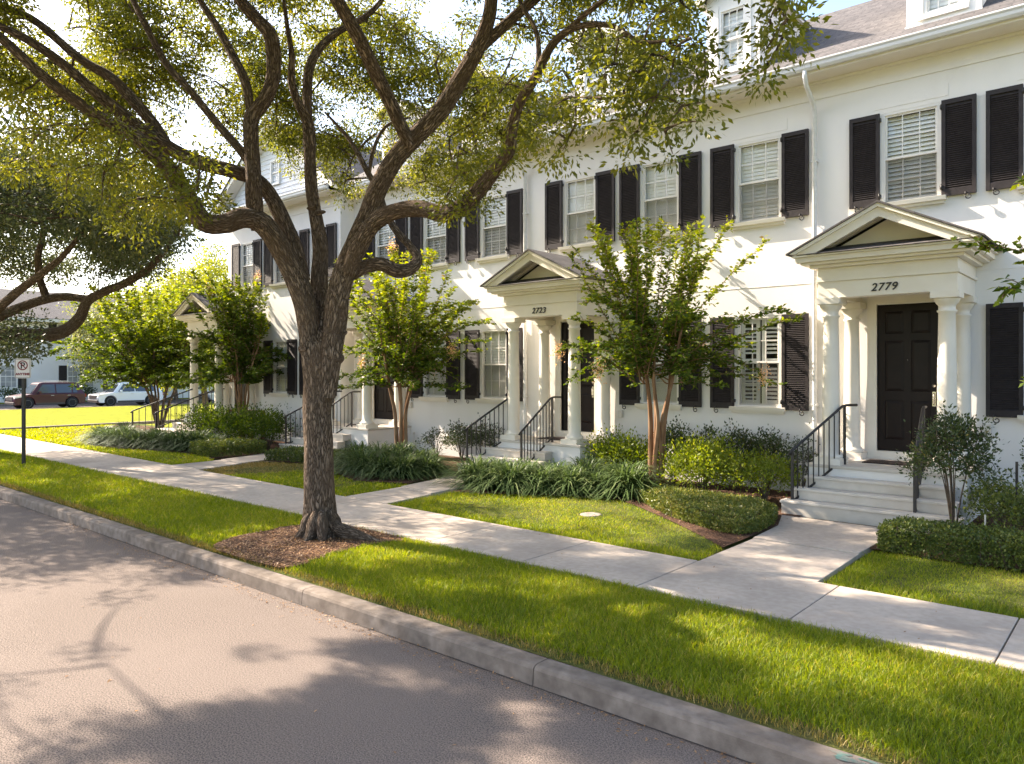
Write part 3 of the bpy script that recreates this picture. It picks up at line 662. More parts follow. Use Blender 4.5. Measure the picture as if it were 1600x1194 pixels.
# end house with the gable to the street
def end_unit():
    oy = 13.4; ox = -21.4; u = empty('townhouse', (ox, oy, 0)); tag(u, 'white gabled end townhouse at the far left of the row', 'house', 'townhouses of the white row')
    x0, x1 = -3.24, 3.22; W = 0.84; offs = (-1.97, 0.07, 2.12)
    holes = [(o - W/2, o + W/2, 5.24, 6.82) for o in offs] + [(o - W/2, o + W/2, 1.72, 3.44) for o in offs[1:]] + [(-2.30 - 0.47, -2.30 + 0.47, PZ + 0.1, 3.56)]
    link('wall', wall_mesh(x0, x1, -0.1, 7.9, holes, 6.5), u)
    for o, k in zip(offs, ('open', 'plantation', 'plantation')): window(u, o, 5.24, W, 1.58, k); shutters(u, o, 5.24, W, 1.58)
    for o in offs[1:]: window(u, o, 1.72, W, 1.72, 'open'); shutters(u, o, 1.70, W, 1.74)
    eave(u, x0 - 0.1, x1 + 0.12)
    pk = 2.55; zb = 7.86; Wd = x1 + 0.30; g = MB(); g.prism([(x0, zb - 0.1), (x1, zb - 0.1), (x1, zb + 0.1), (0, zb + pk - 0.12), (x0, zb + 0.1)], -0.10, 0.0, 'y')
    z = zb + 0.1
    while z < zb + pk - 0.3:
        h = (x1) * (1 - (z - zb) / (pk)) - 0.05
        g.add([(-h, -0.104, z + 0.15), (h, -0.104, z + 0.15), (h, -0.125, z), (-h, -0.125, z)], [(3, 2, 1, 0)]); g.add([(-h, -0.104, z), (h, -0.104, z), (h, -0.125, z), (-h, -0.125, z)], [(0, 1, 2, 3)])
        z += 0.15
    go = g.build('gable', M['farwall'], u)
    wd = link('gable_window', shared(('fr', 0.5, 0.8), lambda: frame_mesh(0.5, 0.8)), go, (0, -0.16, zb + 0.55))
    link('gable_pane', shared(('gl', 0.5, 0.8), lambda: glass_mesh(0.5, 0.8)), go, (0, -0.16, zb + 0.55))
    rk = MB(); rf = MB(); k = pk / Wd
    for s in (-1, 1):
        rk.prism([(0, zb + pk + 0.0), (s * Wd, zb), (s * Wd, zb - 0.16), (0, zb + pk - 0.2)], -0.52, -0.10 - 0.03, 'y')
        rf.prism([(0, zb + pk + 0.06), (s * (Wd + 0.06), zb + 0.02), (s * (Wd + 0.06), zb - 0.03), (0, zb + pk + 0.003)], -0.56, 5.2, 'y')
    rk.build('raking_cornice', M['trim'], u); rf.build('roof', M['roof'], u, uv=True)
    sk = MB(); sk.prism([(-0.62, EZ + 0.16), (-0.12, EZ + 0.36), (-0.12, EZ + 0.14)], x0 - 0.1, x1 + 0.1, 'x'); sk.build('cornice_skirt', M['roof'], u, uv=True)
    porch(u, ox, oy, -2.30, None, (-24.75, -22.75), [((-24.6, 10.15), (-24.45, 12.1)), ((-22.95, 10.15), (-22.95, 12.1))], sty=0.5)
end_unit()

# ---------------------------------------------------------------- ground, road, kerb, pavement
def sheet(name, poly, z, m, zf=None):
    b = MB(); b.add([(p[0], p[1], z) for p in poly], [tuple(range(len(poly)))]); o = b.build(name, m); return tag(o, kind='structure')
def rect(x0, x1, y0, y1): return [(x0, y0), (x1, y0), (x1, y1), (x0, y1)]
sheet('ground', rect(-900, 900, -900, 900), -0.03, M['farlawn'])
sheet('road', rect(-120, 60, -8.0, 4.47), 0.0, M['asphalt'])
# soil of the lawns and beds: one gently uneven sheet
def soil():
    nx, ny = 150, 46; X = np.linspace(-33.2, 12, nx); Y = np.linspace(4.64, 13.92, ny); G = np.array([(x, y) for x in X for y in Y])
    z = 0.150 + 0.02 * np.clip((G[:, 1] - 4.6) / 2, 0, 1) + 0.012 * np.sin(G[:, 0] * 1.7 + G[:, 1]) * np.sin(G[:, 1] * 2.3)
    z -= 0.03 * (np.abs(G[:, 1] - 7.4) < 1.0) ; z[G[:, 1] > 8.5] += 0.02
    for wx0, wx1 in ((-4.1, -2.6), (-11.5, -9.7), (-18.6, -16.2), (-24.7, -22.7)):
        z[(G[:, 0] > wx0 - 0.2) & (G[:, 0] < wx1 + 0.2) & (G[:, 1] > 7.9)] = 0.145
    i = np.arange(nx - 1)[:, None] * ny; j = np.arange(ny - 1)[None]
    F = np.stack([i + j, i + ny + j, i + ny + j + 1, i + j + 1], -1).reshape(-1, 4)
    me = npmesh('garden_soil', np.column_stack([G, z]), F4=F, m=M['soil'], smooth=True)
    tag(link('garden_soil', me), kind='structure')
soil()
def kerb():
    b = MB(); j = [-90, -60, -45, -33, -29.9, -26.8, -23.7, -20.6, -17.5, -15.2, -12.9, -9.75, -6.70, -3.62, -0.5, 2.6, 5.7, 20]
    for a, c in zip(j[:-1], j[1:]):
        a += 0.004; c -= 0.004
        if c - a > 3.2: segs = [a, c]
        else: segs = list(np.linspace(a, c, 6))
        for s0, s1 in zip(segs[:-1], segs[1:]):
            e = 0.0
            b.prism([(4.45, -0.02), (4.46, 0.12), (4.475, 0.143), (4.50, 0.152), (4.645, 0.155), (4.645, -0.02)], s0, s1, 'x')
    tag(b.build('kerb', M['kerb']), kind='structure')
    g = MB(); g.add([(-90, 4.452, 0.001), (20, 4.452, 0.001), (20, 4.43, 0.004), (-90, 4.43, 0.004)], [(3, 2, 1, 0)]); tag(g.build('gutter_seam', M['joint']), kind='structure')
    t = MB(); rr = random.Random(5)
    for k in range(16):
        x = -1.36 + rr.gauss(0, 0.05); y = 4.57 + rr.uniform(-0.03, 0.05); s = rr.uniform(0.015, 0.04); a0 = rr.uniform(0, 6)
        t.add([(x + s * (1 + 0.3 * math.sin(3 * a + a0)) * math.cos(a) * 1.3, y + 0.5 * s * math.sin(a), 0.1575 + k * 0.00005) for a in np.linspace(0, 6.28, 9)[:-1]], [tuple(range(8))])
    tag(t.build('teal_paint_mark', M['teal']), kind='structure')
kerb()
def sidewalk():
    b = MB(); js = [-60, -45, -33.5, -32.0, -30.4, -28.9, -27.4, -25.9, -24.4, -22.9, -21.4, -19.9, -18.35, -16.8, -15.0, -13.45, -11.9, -10.35, -8.8, -7.2, -5.6, -4.06, -2.48, -0.93, 0.6, 2.1, 3.6, 12]
    def yf(x): return 6.66 + 0.0 * x
    def yb(x): return 8.06 + (0.012 * (-4 - x) if x < -4 else 0)
    for a, c in zip(js[:-1], js[1:]):
        a += 0.006; c -= 0.006; z = 0.2
        b.prism([(a, yf(a)), (c, yf(c)), (c, yb(c)), (a, yb(a))], 0.10, z, 'z')
    tag(b.build('sidewalk', M['concrete'], bevel=0.006), kind='structure')
    b = MB(); b.prism([(-60, 6.68), (12, 6.68), (12, 8.04), (-4, 8.04), (-60, 8.6)], 0.09, 0.17, 'z'); tag(b.build('sidewalk_joint', M['joint']), kind='structure')
    # entrance walks
    walks = {'a': [[(-4.05, 8.075), (-2.70, 8.07), (-2.73, 9.6), (-4.05, 9.6)], [(-4.05, 9.615), (-2.73, 9.615), (-2.70, 10.6), (-2.3, 11.40), (-4.35, 11.40), (-4.10, 10.6)]],
             'b': [[(-10.92, 8.165), (-9.78, 8.15), (-9.95, 9.3), (-11.00, 9.5)], [(-11.0, 9.515), (-9.95, 9.315), (-10.02, 10.2), (-9.5, 11.40), (-11.5, 11.40), (-11.15, 10.4)]],
             'c': [[(-17.75, 8.245), (-16.45, 8.23), (-16.75, 9.4), (-17.85, 9.5)], [(-17.85, 9.515), (-16.75, 9.415), (-16.95, 10.3), (-16.5, 11.40), (-18.4, 11.40), (-18.05, 10.4)]],
             }
    b = MB()
    for ws in walks.values():
        for poly in ws: b.prism(poly, 0.10, 0.2 if poly[0][1] < 8.6 else 0.215, 'z')
    tag(b.build('entrance_walk', M['concrete'], bevel=0.005), kind='structure')
sidewalk()

# mulch beds
def bed(poly, z=0.205):
    n = len(poly); return sheet('mulch_bed', poly, z, M['mulch'])
def blob(poly, n=6, jit=0.05, seed=1):
    "smooth closed outline through the corners"
    P = [Vector((*p, 0)) for p in poly]; out = []; rr = random.Random(seed); m = len(P)
    for i in range(m):
        a, b_, c, d = P[i - 1], P[i], P[(i + 1) % m], P[(i + 2) % m]
        for k in range(n):
            t = k / n; q = 0.5 * (2 * b_ + (c - a) * t + (2 * a - 5 * b_ + 4 * c - d) * t * t + (3 * b_ - a - 3 * c + d) * t ** 3)
            out.append((q.x + rr.uniform(-jit, jit), q.y + rr.uniform(-jit, jit)))
    return out
BEDS = [
    [(-9.90, 9.75), (-9.0, 10.15), (-7.9, 10.75), (-7.0, 11.0), (-6.3, 10.55), (-5.2, 9.75), (-4.12, 8.85), (-4.10, 13.85), (-9.3, 13.85), (-9.5, 11.4)],
    [(-2.72, 10.0), (-1.8, 9.9), (0, 10.1), (6, 10.1), (6, 13.85), (-2.0, 13.85), (-2.3, 11.4), (-2.72, 10.6)],
    [(-16.9, 10.0), (-15.6, 10.45), (-14.3, 10.35), (-13.3, 9.75), (-12.3, 9.45), (-11.2, 9.9), (-11.6, 11.4), (-11.7, 13.85), (-15.9, 13.85), (-16.3, 11.4)],
    [(-24.3, 8.85), (-22.6, 9.0), (-20.5, 9.6), (-19.0, 9.7), (-18.2, 9.4), (-18.2, 11.4), (-18.5, 13.3), (-24.6, 13.3)],
    [(-33, 9.6), (-26, 9.3), (-25, 9.0), (-24.7, 13.3), (-33, 13.5)],
]
for p in BEDS: bed(p)
tree_bed = blob([(-9.15, 6.62), (-9.45, 5.8), (-9.1, 4.75), (-7.5, 4.73), (-7.6, 5.3), (-7.7, 6.0), (-7.6, 6.62)], 5, 0.05)
tree_bed = [(x, max(y, 4.66)) for x, y in tree_bed]
tree_bed = [(x, min(y, 6.65)) for x, y in tree_bed]
bed(tree_bed, 0.192)
# far ground: cross lawn kerb, lawn, side street
b = MB(); b.box(-33.6, -33.3, 8.3, 75, 0.0, 0.27); tag(b.build('far_kerb', M['kerb']), kind='structure')
sheet('far_lawn', rect(-53.5, -33.3, 6.7, 80), 0.10, M['farlawn'])
sheet('near_far_lawn', rect(-33.29, -24.8, 8.4, 60), 0.16, M['farlawn'])
sheet('side_street', rect(-62, -53.5, -80, 90), 0.01, M['asphalt'])
b = MB(); b.box(-53.8, -53.5, 6.7, 90, 0, 0.11); b.box(-62.3, -62, -80, 90, 0, 0.15); tag(b.build('street_kerb', M['kerb']), kind='structure')
sheet('house_lawn', rect(-80, -62.3, -60, 90), 0.12, M['farlawn'])

# ---------------------------------------------------------------- big street oaks
def inpoly(x, y, poly):
    x = np.asarray(x); y = np.asarray(y); c = np.zeros(x.shape, bool); n = len(poly)
    for i in range(n):
        x0, y0 = poly[i]; x1, y1 = poly[(i + 1) % n]
        if y0 == y1: continue
        m = ((y0 > y) != (y1 > y)) & (x < (x1 - x0) * (y - y0) / (y1 - y0) + x0); c ^= m
    return c

def limb(P, step=0.07, n=18, kn=0.05):
    """P: (px, py, depth, radius) -> smooth 3-D limb"""
    pts = [pd(a, b, d) for a, b, d, r in P]; cm = catmull(pts, step); rr = [p[3] for p in P]
    rad = [rr[min(int(t), len(rr) - 1)] * (1 - (t % 1)) + rr[min(int(t) + 1, len(rr) - 1)] * (t % 1) if t < len(rr) - 1 else rr[-1] for _, t in cm]
    return (np.array([p for p, _ in cm]), np.array(rad), n, kn)

def tree_from(name, label, group, limbs, targets, tw, leafm, per, lsize, lrad, seed, base, twigr=0.012, asp=0.42, hang=0.25, bark='oakbark', cat='tree', tone=None, near=False):
    rng = np.random.default_rng(seed)
    root = empty(name, base); tag(root, label, cat, group); off = np.array(base)
    L2 = [(p - off, r, n, k) for p, r, n, k in limbs]
    link('trunk', limb_mesh('trunk', L2, M[bark], rng), root)
    nodes = np.concatenate([p[::3] for p, r, n, k in limbs if r.min() < 0.16])
    lines = grow_twigs(nodes, targets, rng, twigr)
    link('branches', limb_mesh('branches', [(p - off, r, n, k) for p, r, n, k in lines], M[bark], rng), root)
    parts = []
    T = np.asarray(targets); k = len(T)
    cen = np.repeat(T, per, 0); cr = np.repeat(lrad * rng.uniform(0.6, 1.3, k), per)
    if near:
        dc = np.clip(np.linalg.norm(T - np.array([0, 0, CH]), axis=1) / 9.0, 0.5, 1); cr = cr * np.repeat(dc, per)
    u = rng.normal(size=(k * per, 3)); u /= np.linalg.norm(u, axis=1)[:, None]; rr = rng.uniform(0, 1, k * per) ** 0.45
    P = cen + u * (rr * cr)[:, None] * np.array([1.15, 1.15, 0.75]); P[:, 2] -= hang * cr * rng.uniform(0, 1, k * per)
    ct = np.repeat(rng.uniform(0.15, 0.75, k) if tone is None else tone, per)
    D = u.copy(); D[:, 2] -= 0.4
    if near:
        kk = rng.uniform(size=len(P)) < np.repeat(dc ** 1.6, per); P, D, ct = P[kk], D[kk], ct[kk]
    V, F, r = leaves(P - off, lsize, rng, asp, dirs=D, tone=ct)
    link('crown', npmesh('crown', V, F4=F, m=leafm, rnd=r), root)
    return root

def shadow_px(T):
    T = np.asarray(T); G = T - np.outer(T[:, 2] / SUN.z, np.array(SUN)); x, y, d = proj(G)
    return np.where(d > 0.5, x, -9999), np.where(d > 0.5, y, -9999), G

def main_oak():
    rng = np.random.default_rng(4)
    Ls = []
    Ls.append(limb([(504, 840, 10.25, 0.37), (502, 826, 10.25, 0.30), (500, 806, 10.25, 0.228), (499, 770, 10.2, 0.202), (498, 720, 10.2, 0.192), (496, 650, 10.2, 0.190), (498, 605, 10.2, 0.205), (501, 568, 10.2, 0.232), (503, 540, 10.22, 0.20), (503, 515, 10.24, 0.13), (503, 495, 10.26, 0.06)], 0.05, 40, 0.035))
    Ls.append(limb([(492, 620, 10.15, 0.15), (487, 560, 10.15, 0.165), (482, 500, 10.15, 0.175), (467, 445, 10.15, 0.175), (440, 392, 10.1, 0.165), (412, 350, 10.0, 0.16), (384, 340, 9.9, 0.155), (350, 350, 9.8, 0.15), (318, 345, 9.7, 0.155), (290, 305, 9.6, 0.14), (268, 268, 9.5, 0.125), (240, 240, 9.4, 0.115), (205, 210, 9.3, 0.10), (150, 180, 9.2, 0.085), (75, 125, 9.0, 0.072), (0, 58, 8.9, 0.065), (-70, -5, 8.7, 0.05), (-140, -60, 8.6, 0.03)], 0.06, 28, 0.05))
    Ls.append(limb([(472, 440, 10.3, 0.13), (455, 375, 10.3, 0.125), (425, 310, 10.3, 0.12), (400, 280, 10.2, 0.115), (372, 270, 10.1, 0.115), (325, 258, 10.0, 0.11), (280, 240, 9.9, 0.105), (235, 212, 9.8, 0.10), (200, 185, 9.7, 0.09), (150, 145, 9.6, 0.08), (100, 102, 9.5, 0.07), (30, 55, 9.4, 0.06), (-60, 20, 9.4, 0.045), (-160, -10, 9.4, 0.03)], 0.06, 22, 0.06))
    Ls.append(limb([(262, 226, 9.85, 0.07), (240, 195, 9.9, 0.085), (215, 165, 9.9, 0.085), (175, 122, 10.0, 0.075), (125, 92, 10.1, 0.07), (50, 30, 10.3, 0.06), (-20, 0, 10.4, 0.05), (-120, -60, 10.6, 0.03)], 0.07, 18, 0.06))
    Ls.append(limb([(403, 360, 10.0, 0.10), (398, 320, 9.95, 0.13), (396, 280, 9.9, 0.12), (392, 220, 9.9, 0.115), (394, 182, 9.9, 0.115), (412, 158, 9.9, 0.10), (427, 120, 9.9, 0.10), (424, 60, 9.8, 0.105), (403, 32, 9.8, 0.095), (375, 0, 9.7, 0.085), (345, -50, 9.6, 0.06), (320, -120, 9.5, 0.03)], 0.06, 22, 0.07))
    Ls.append(limb([(392, 185, 9.9, 0.06), (384, 130, 9.9, 0.07), (360, 80, 10, 0.065), (335, 35, 10.1, 0.055), (312, 0, 10.2, 0.05), (290, -50, 10.3, 0.03)], 0.08, 14, 0.06))
    Ls.append(limb([(392, 262, 10.0, 0.05), (378, 238, 10.0, 0.07), (345, 200, 10.1, 0.065), (300, 145, 10.2, 0.06), (260, 100, 10.3, 0.055), (230, 45, 10.4, 0.05), (208, 0, 10.5, 0.045), (180, -60, 10.6, 0.025)], 0.08, 14, 0.05))
    Ls.append(limb([(497, 500, 10.4, 0.12), (500, 430, 10.5, 0.13), (500, 385, 10.55, 0.12), (492, 330, 10.6, 0.11), (486, 290, 10.6, 0.10), (484, 230, 10.6, 0.095), (481, 190, 10.6, 0.09), (465, 160, 10.5, 0.06), (455, 125, 10.4, 0.055), (456, 85, 10.3, 0.045), (448, 35, 10.2, 0.035), (440, -30, 10.1, 0.02)], 0.06, 20, 0.09))
    Ls.append(limb([(482, 195, 10.6, 0.07), (480, 140, 10.7, 0.08), (484, 105, 10.7, 0.075), (500, 75, 10.8, 0.065), (528, 50, 10.9, 0.06), (556, 36, 11, 0.055), (580, 18, 11.1, 0.05), (602, -8, 11.2, 0.04), (630, -60, 11.3, 0.025)], 0.08, 14, 0.08))
    Ls.append(limb([(510, 620, 10.15, 0.15), (517, 560, 10.1, 0.165), (524, 495, 10.1, 0.175), (536, 435, 10.05, 0.17), (553, 388, 10.0, 0.16), (572, 342, 9.9, 0.155), (594, 288, 9.8, 0.145), (620, 245, 9.7, 0.14), (652, 212, 9.6, 0.13), (690, 170, 9.5, 0.125), (722, 118, 9.4, 0.118), (748, 72, 9.3, 0.11), (764, 28, 9.2, 0.10), (772, -30, 9.1, 0.085), (800, -120, 9.0, 0.06), (850, -220, 8.8, 0.03)], 0.06, 26, 0.06))
    Ls.append(limb([(546, 425, 9.95, 0.12), (560, 385, 9.85, 0.14), (584, 350, 9.7, 0.13), (618, 330, 9.5, 0.122), (655, 326, 9.3, 0.12), (690, 334, 9.1, 0.118), (722, 324, 8.9, 0.112), (748, 298, 8.75, 0.10), (775, 264, 8.6, 0.09), (796, 236, 8.4, 0.082), (801, 195, 8.2, 0.072), (812, 160, 8.0, 0.066), (834, 126, 7.8, 0.06), (850, 92, 7.6, 0.052), (866, 66, 7.4, 0.046), (892, 46, 7.2, 0.04), (925, 38, 7.0, 0.032), (960, 42, 6.8, 0.026), (1005, 66, 6.6, 0.018), (1060, 60, 6.4, 0.012)], 0.06, 20, 0.07))
    Ls.append(limb([(838, 122, 7.8, 0.035), (842, 80, 7.8, 0.035), (836, 45, 7.8, 0.03), (815, 8, 7.9, 0.025), (795, -40, 8, 0.015)], 0.08, 10, 0.05))
    Ls.append(limb([(880, 52, 7.3, 0.03), (930, 10, 6.9, 0.03), (990, -30, 6.6, 0.026), (1080, -60, 6.2, 0.02), (1180, -70, 6.0, 0.012)], 0.08, 10, 0.05))
    Ls.append(limb([(550, 430, 10.1, 0.10), (572, 416, 10.15, 0.115), (596, 413, 10.2, 0.11), (620, 423, 10.3, 0.11), (642, 419, 10.4, 0.10), (653, 404, 10.5, 0.085), (640, 384, 10.6, 0.07), (618, 360, 10.7, 0.062), (602, 330, 10.8, 0.056), (590, 296, 10.9, 0.052), (575, 270, 11, 0.048), (558, 238, 11.1, 0.04), (538, 208, 11.2, 0.032), (508, 176, 11.3, 0.02)], 0.06, 16, 0.09))
    Ls.append(limb([(577, 272, 11, 0.03), (582, 240, 11, 0.035), (596, 206, 11.1, 0.03), (616, 190, 11.1, 0.022), (642, 184, 11.2, 0.012)], 0.08, 10, 0.05))
    Ls = [Ls[0]] + [(p_, r_ * 0.85, 32 if n_ >= 18 else n_, k_ * 1.35) for p_, r_, n_, k_ in Ls[1:]]
    # unseen upper limbs over the road and over the pavement
    for P in ([(640, 225, 9.6, 0.09), (560, 60, 8.6, 0.08), (440, -150, 7.6, 0.06), (300, -420, 6.8, 0.03)], 
              [(745, 80, 9.3, 0.07), (900, -60, 9.4, 0.06), (1020, -160, 9.6, 0.03)]): Ls.append(limb(P, 0.09, 12, 0.06))
    # knots and cut stubs on the trunk
    for px, py, ang, r in ((473, 545, -1, 0.075), (531, 560, 1, 0.07), (536, 520, 1, 0.045), (486, 325, -1, 0.03), (502, 332, 1, 0.03)):
        a = pd(px, py, 10.1); dirv = Vector((RT[0], RT[1], 0.15)) * ang
        Ls.append((np.array([a - dirv * 0.07, a - dirv * 0.02, a + dirv * 0.025, a + dirv * 0.05, a + dirv * 0.06]), np.array([r * 1.5, r * 1.25, r * 0.9, r * 0.55, r * 0.15]), 14, 0.16))
    # root flare
    c = pz(503, 836, 0.2)
    for a, ln, rr in ((0.35, 0.95, 0.105), (-0.6, 0.40, 0.095), (1.3, 0.40, 0.09), (2.3, 0.40, 0.09), (3.2, 0.42, 0.095), (4.2, 0.40, 0.09), (5.0, 0.40, 0.095)):
        d = Vector((math.cos(a), math.sin(a), 0)); s = [c + Vector((0, 0, 0.34)) + d * 0.12, c + Vector((0, 0, 0.12)) + d * 0.21, c + Vector((0, 0, 0.01)) + d * ln * 0.7, c + Vector((0, 0, -0.08)) + d * ln]
        cm = catmull(s, 0.05); tt = np.linspace(0, 1, len(cm)); Ls.append((np.array([p for p, _ in cm]), rr * np.interp(tt, [0, 0.35, 1], [0.45, 1.0, 0.35]), 16, 0.10))
    # leaf-cluster targets through the umbrella crown
    cx, cy, cz = -8.7, 5.5, 6.3; R3 = np.array([8.4, 6.6, 3.7])
    n = 30000; u = rng.normal(size=(n, 3)); u /= np.linalg.norm(u, axis=1)[:, None]; u[:, 2] = np.abs(u[:, 2]) * 1.0 - 0.35 * (rng.uniform(size=n) < 0.45)
    T = np.array([cx, cy, cz]) + u * R3 * (rng.uniform(0.45, 1.0, n) ** 0.6)[:, None]
    T[:, :2] += 0.25 * rng.normal(size=(n, 2))
    x, y, d = proj(T); sx, sy, G = shadow_px(T)
    bx = [-400, 0, 60, 150, 250, 300, 345, 380, 480, 560, 640, 700, 745, 790, 850, 880, 940, 985, 1010, 1048, 1068, 1100, 1120, 1180, 1200, 1230, 1250, 1275, 1600, 3000]
    by = [330, 270, 270, 285, 300, 330, 315, 285, 300, 310, 300, 315, 315, 255, 215, 190, 150, 175, 140, 175, 120, 150, 60, 60, 95, 60, 5, -80, -500, -500]
    keep = (T[:, 1] < 11.6) & (T[:, 2] > 4.1) & (np.linalg.norm(T - np.array([0, 0, CH]), axis=1) > 4.6) & ~((d < 0.3) & (np.abs(T[:, 0]) < 3))
    vis = d > 0.5
    keep &= ~(vis & (x > -200) & (y > np.interp(x, bx, by)))
    # keep the trunk, the fork and the facade windows open
    keep &= ~(vis & (np.abs(x - 480) < 120) & (y > 235) & (rng.uniform(size=n) < 0.8)) & ~(vis & (x > 560) & (x < 700) & (y > 250) & (rng.uniform(size=n) < 0.6))
    # openings through which the sun reaches road, verge and pavement
    holes = [[(-150, 925), (150, 935), (330, 900), (420, 905), (490, 920), (720, 1000), (620, 1015), (330, 1000), (300, 1055), (-150, 1055)],
             [(470, 905), (480, 850), (610, 835), (555, 780), (650, 757), (1020, 765), (1140, 855), (1060, 888), (860, 845), (720, 830), (770, 868), (640, 930)],
             [(860, 925), (1100, 975), (1300, 1050), (1600, 1150), (1600, 1190), (1300, 1100), (1000, 1000)],
             [(380, 800), (300, 770), (420, 760), (470, 800)]]
    for h in holes: keep &= ~(inpoly(sx, sy, h) & (rng.uniform(size=n) < 0.93))
    keep &= ~(vis & (x > 1085) & (y > -40)) & ~(vis & (x > 850) & (x <= 1090) & (y > 20) & (rng.uniform(size=n) < 0.5)) & ~(vis & (x > 900) & (x < 960) & (y > 90) & (rng.uniform(size=n) < 0.8))
    dl = np.stack([np.sin(T[:, 0] * 2.0 + T[:, 2]) + np.sin(T[:, 1] * 2.4 + 1) + np.sin(T[:, 2] * 2.7 + T[:, 0] * 1.3)], -1)[:, 0]
    keep &= (dl > -0.75) | (rng.uniform(size=n) < 0.15)
    gx, gy = G[:, 0], G[:, 1]; lace = np.sin(gx * 3.6 + 2.0 * np.sin(gy * 2.1)) * np.sin(gy * 4.6 + 1.8 * np.sin(gx * 1.7 + 0.6))  # crown gaps laid out by the dapple they cast on the ground
    keep &= (lace < 0.22) | (rng.uniform(size=n) < 0.06)
    shade = np.zeros(n, bool)  # foliage added where its shadow darkens road, verge and pavement
    for h in ([(20, 1120), (300, 1015), (560, 1005), (900, 1065), (1150, 1194), (1100, 1300), (0, 1300)], [(-100, 780), (60, 790), (480, 900), (300, 895), (150, 925), (-100, 920)], [(700, 890), (1000, 915), (1600, 1050), (1600, 1110), (1250, 1030), (900, 950)], [(60, 745), (360, 790), (330, 850), (0, 760)]):
        shade |= inpoly(sx, sy, h) & (dl > 0.0) & (rng.uniform(size=n) < 0.8)
    keep &= (lace < -0.02) | (sy < 940) | (sx < -100)
    T = np.concatenate([T[keep & shade][:560], T[keep & ~shade & ((dl > -0.2) | (sx > 900) | (sy < 700))][:3400]])
    # hanging sprays at the right rim of the crown
    H = []
    for px, y0, y1, dd in ((985, 110, 245, 7.0), (1000, 120, 205, 6.9), (1048, 90, 240, 6.8), (1035, 60, 150, 6.9), (1100, 60, 190, 6.6), (1090, 20, 110, 6.7), (1195, 30, 125, 6.2), (1210, 10, 100, 6.1), (1235, 0, 60, 6.0), (940, 80, 190, 7.1), (890, 110, 235, 7.4), (860, 130, 245, 7.6), (915, 60, 150, 7.3), (960, 60, 140, 7.0), (1070, 0, 70, 6.6), (1020, 30, 90, 6.8), (780, 130, 250, 8.2), (740, 200, 320, 8.8), (720, 230, 330, 9.0), (700, 250, 310, 9.2), (1240, -30, 30, 6.0), (1215, -30, 40, 6.1)):
        k = max(2, int((y1 - y0) / 26))
        for i in range(k): H.append(np.array(pd(px + rng.normal(0, 9), y0 + (y1 - y0) * i / (k - 1), dd + rng.normal(0, 0.25))))
    for px, py in ((60, 200), (120, 240), (30, 260), (180, 250), (220, 280), (90, 290), (260, 300), (290, 320), (320, 300), (200, 210), (150, 290), (40, 160), (345, 310), (230, 330), (330, 250), (20, 220), (110, 190), (280, 275), (170, 315), (255, 255)):
        for k in range(4): H.append(np.array(pd(px + rng.normal(0, 22), py + rng.normal(0, 14), rng.uniform(8.5, 12.5))))
    T = np.concatenate([T, np.array(H)])
    base = tuple(pz(503, 836, 0.2))
    tree_from('oak_tree', 'large spreading oak with a forked brown trunk in the mulch circle between kerb and pavement', 'street oaks', Ls, list(T), None, M['oakleaf'], 124, 0.066, 0.27, 21, base, hang=0.35, near=True)
main_oak()

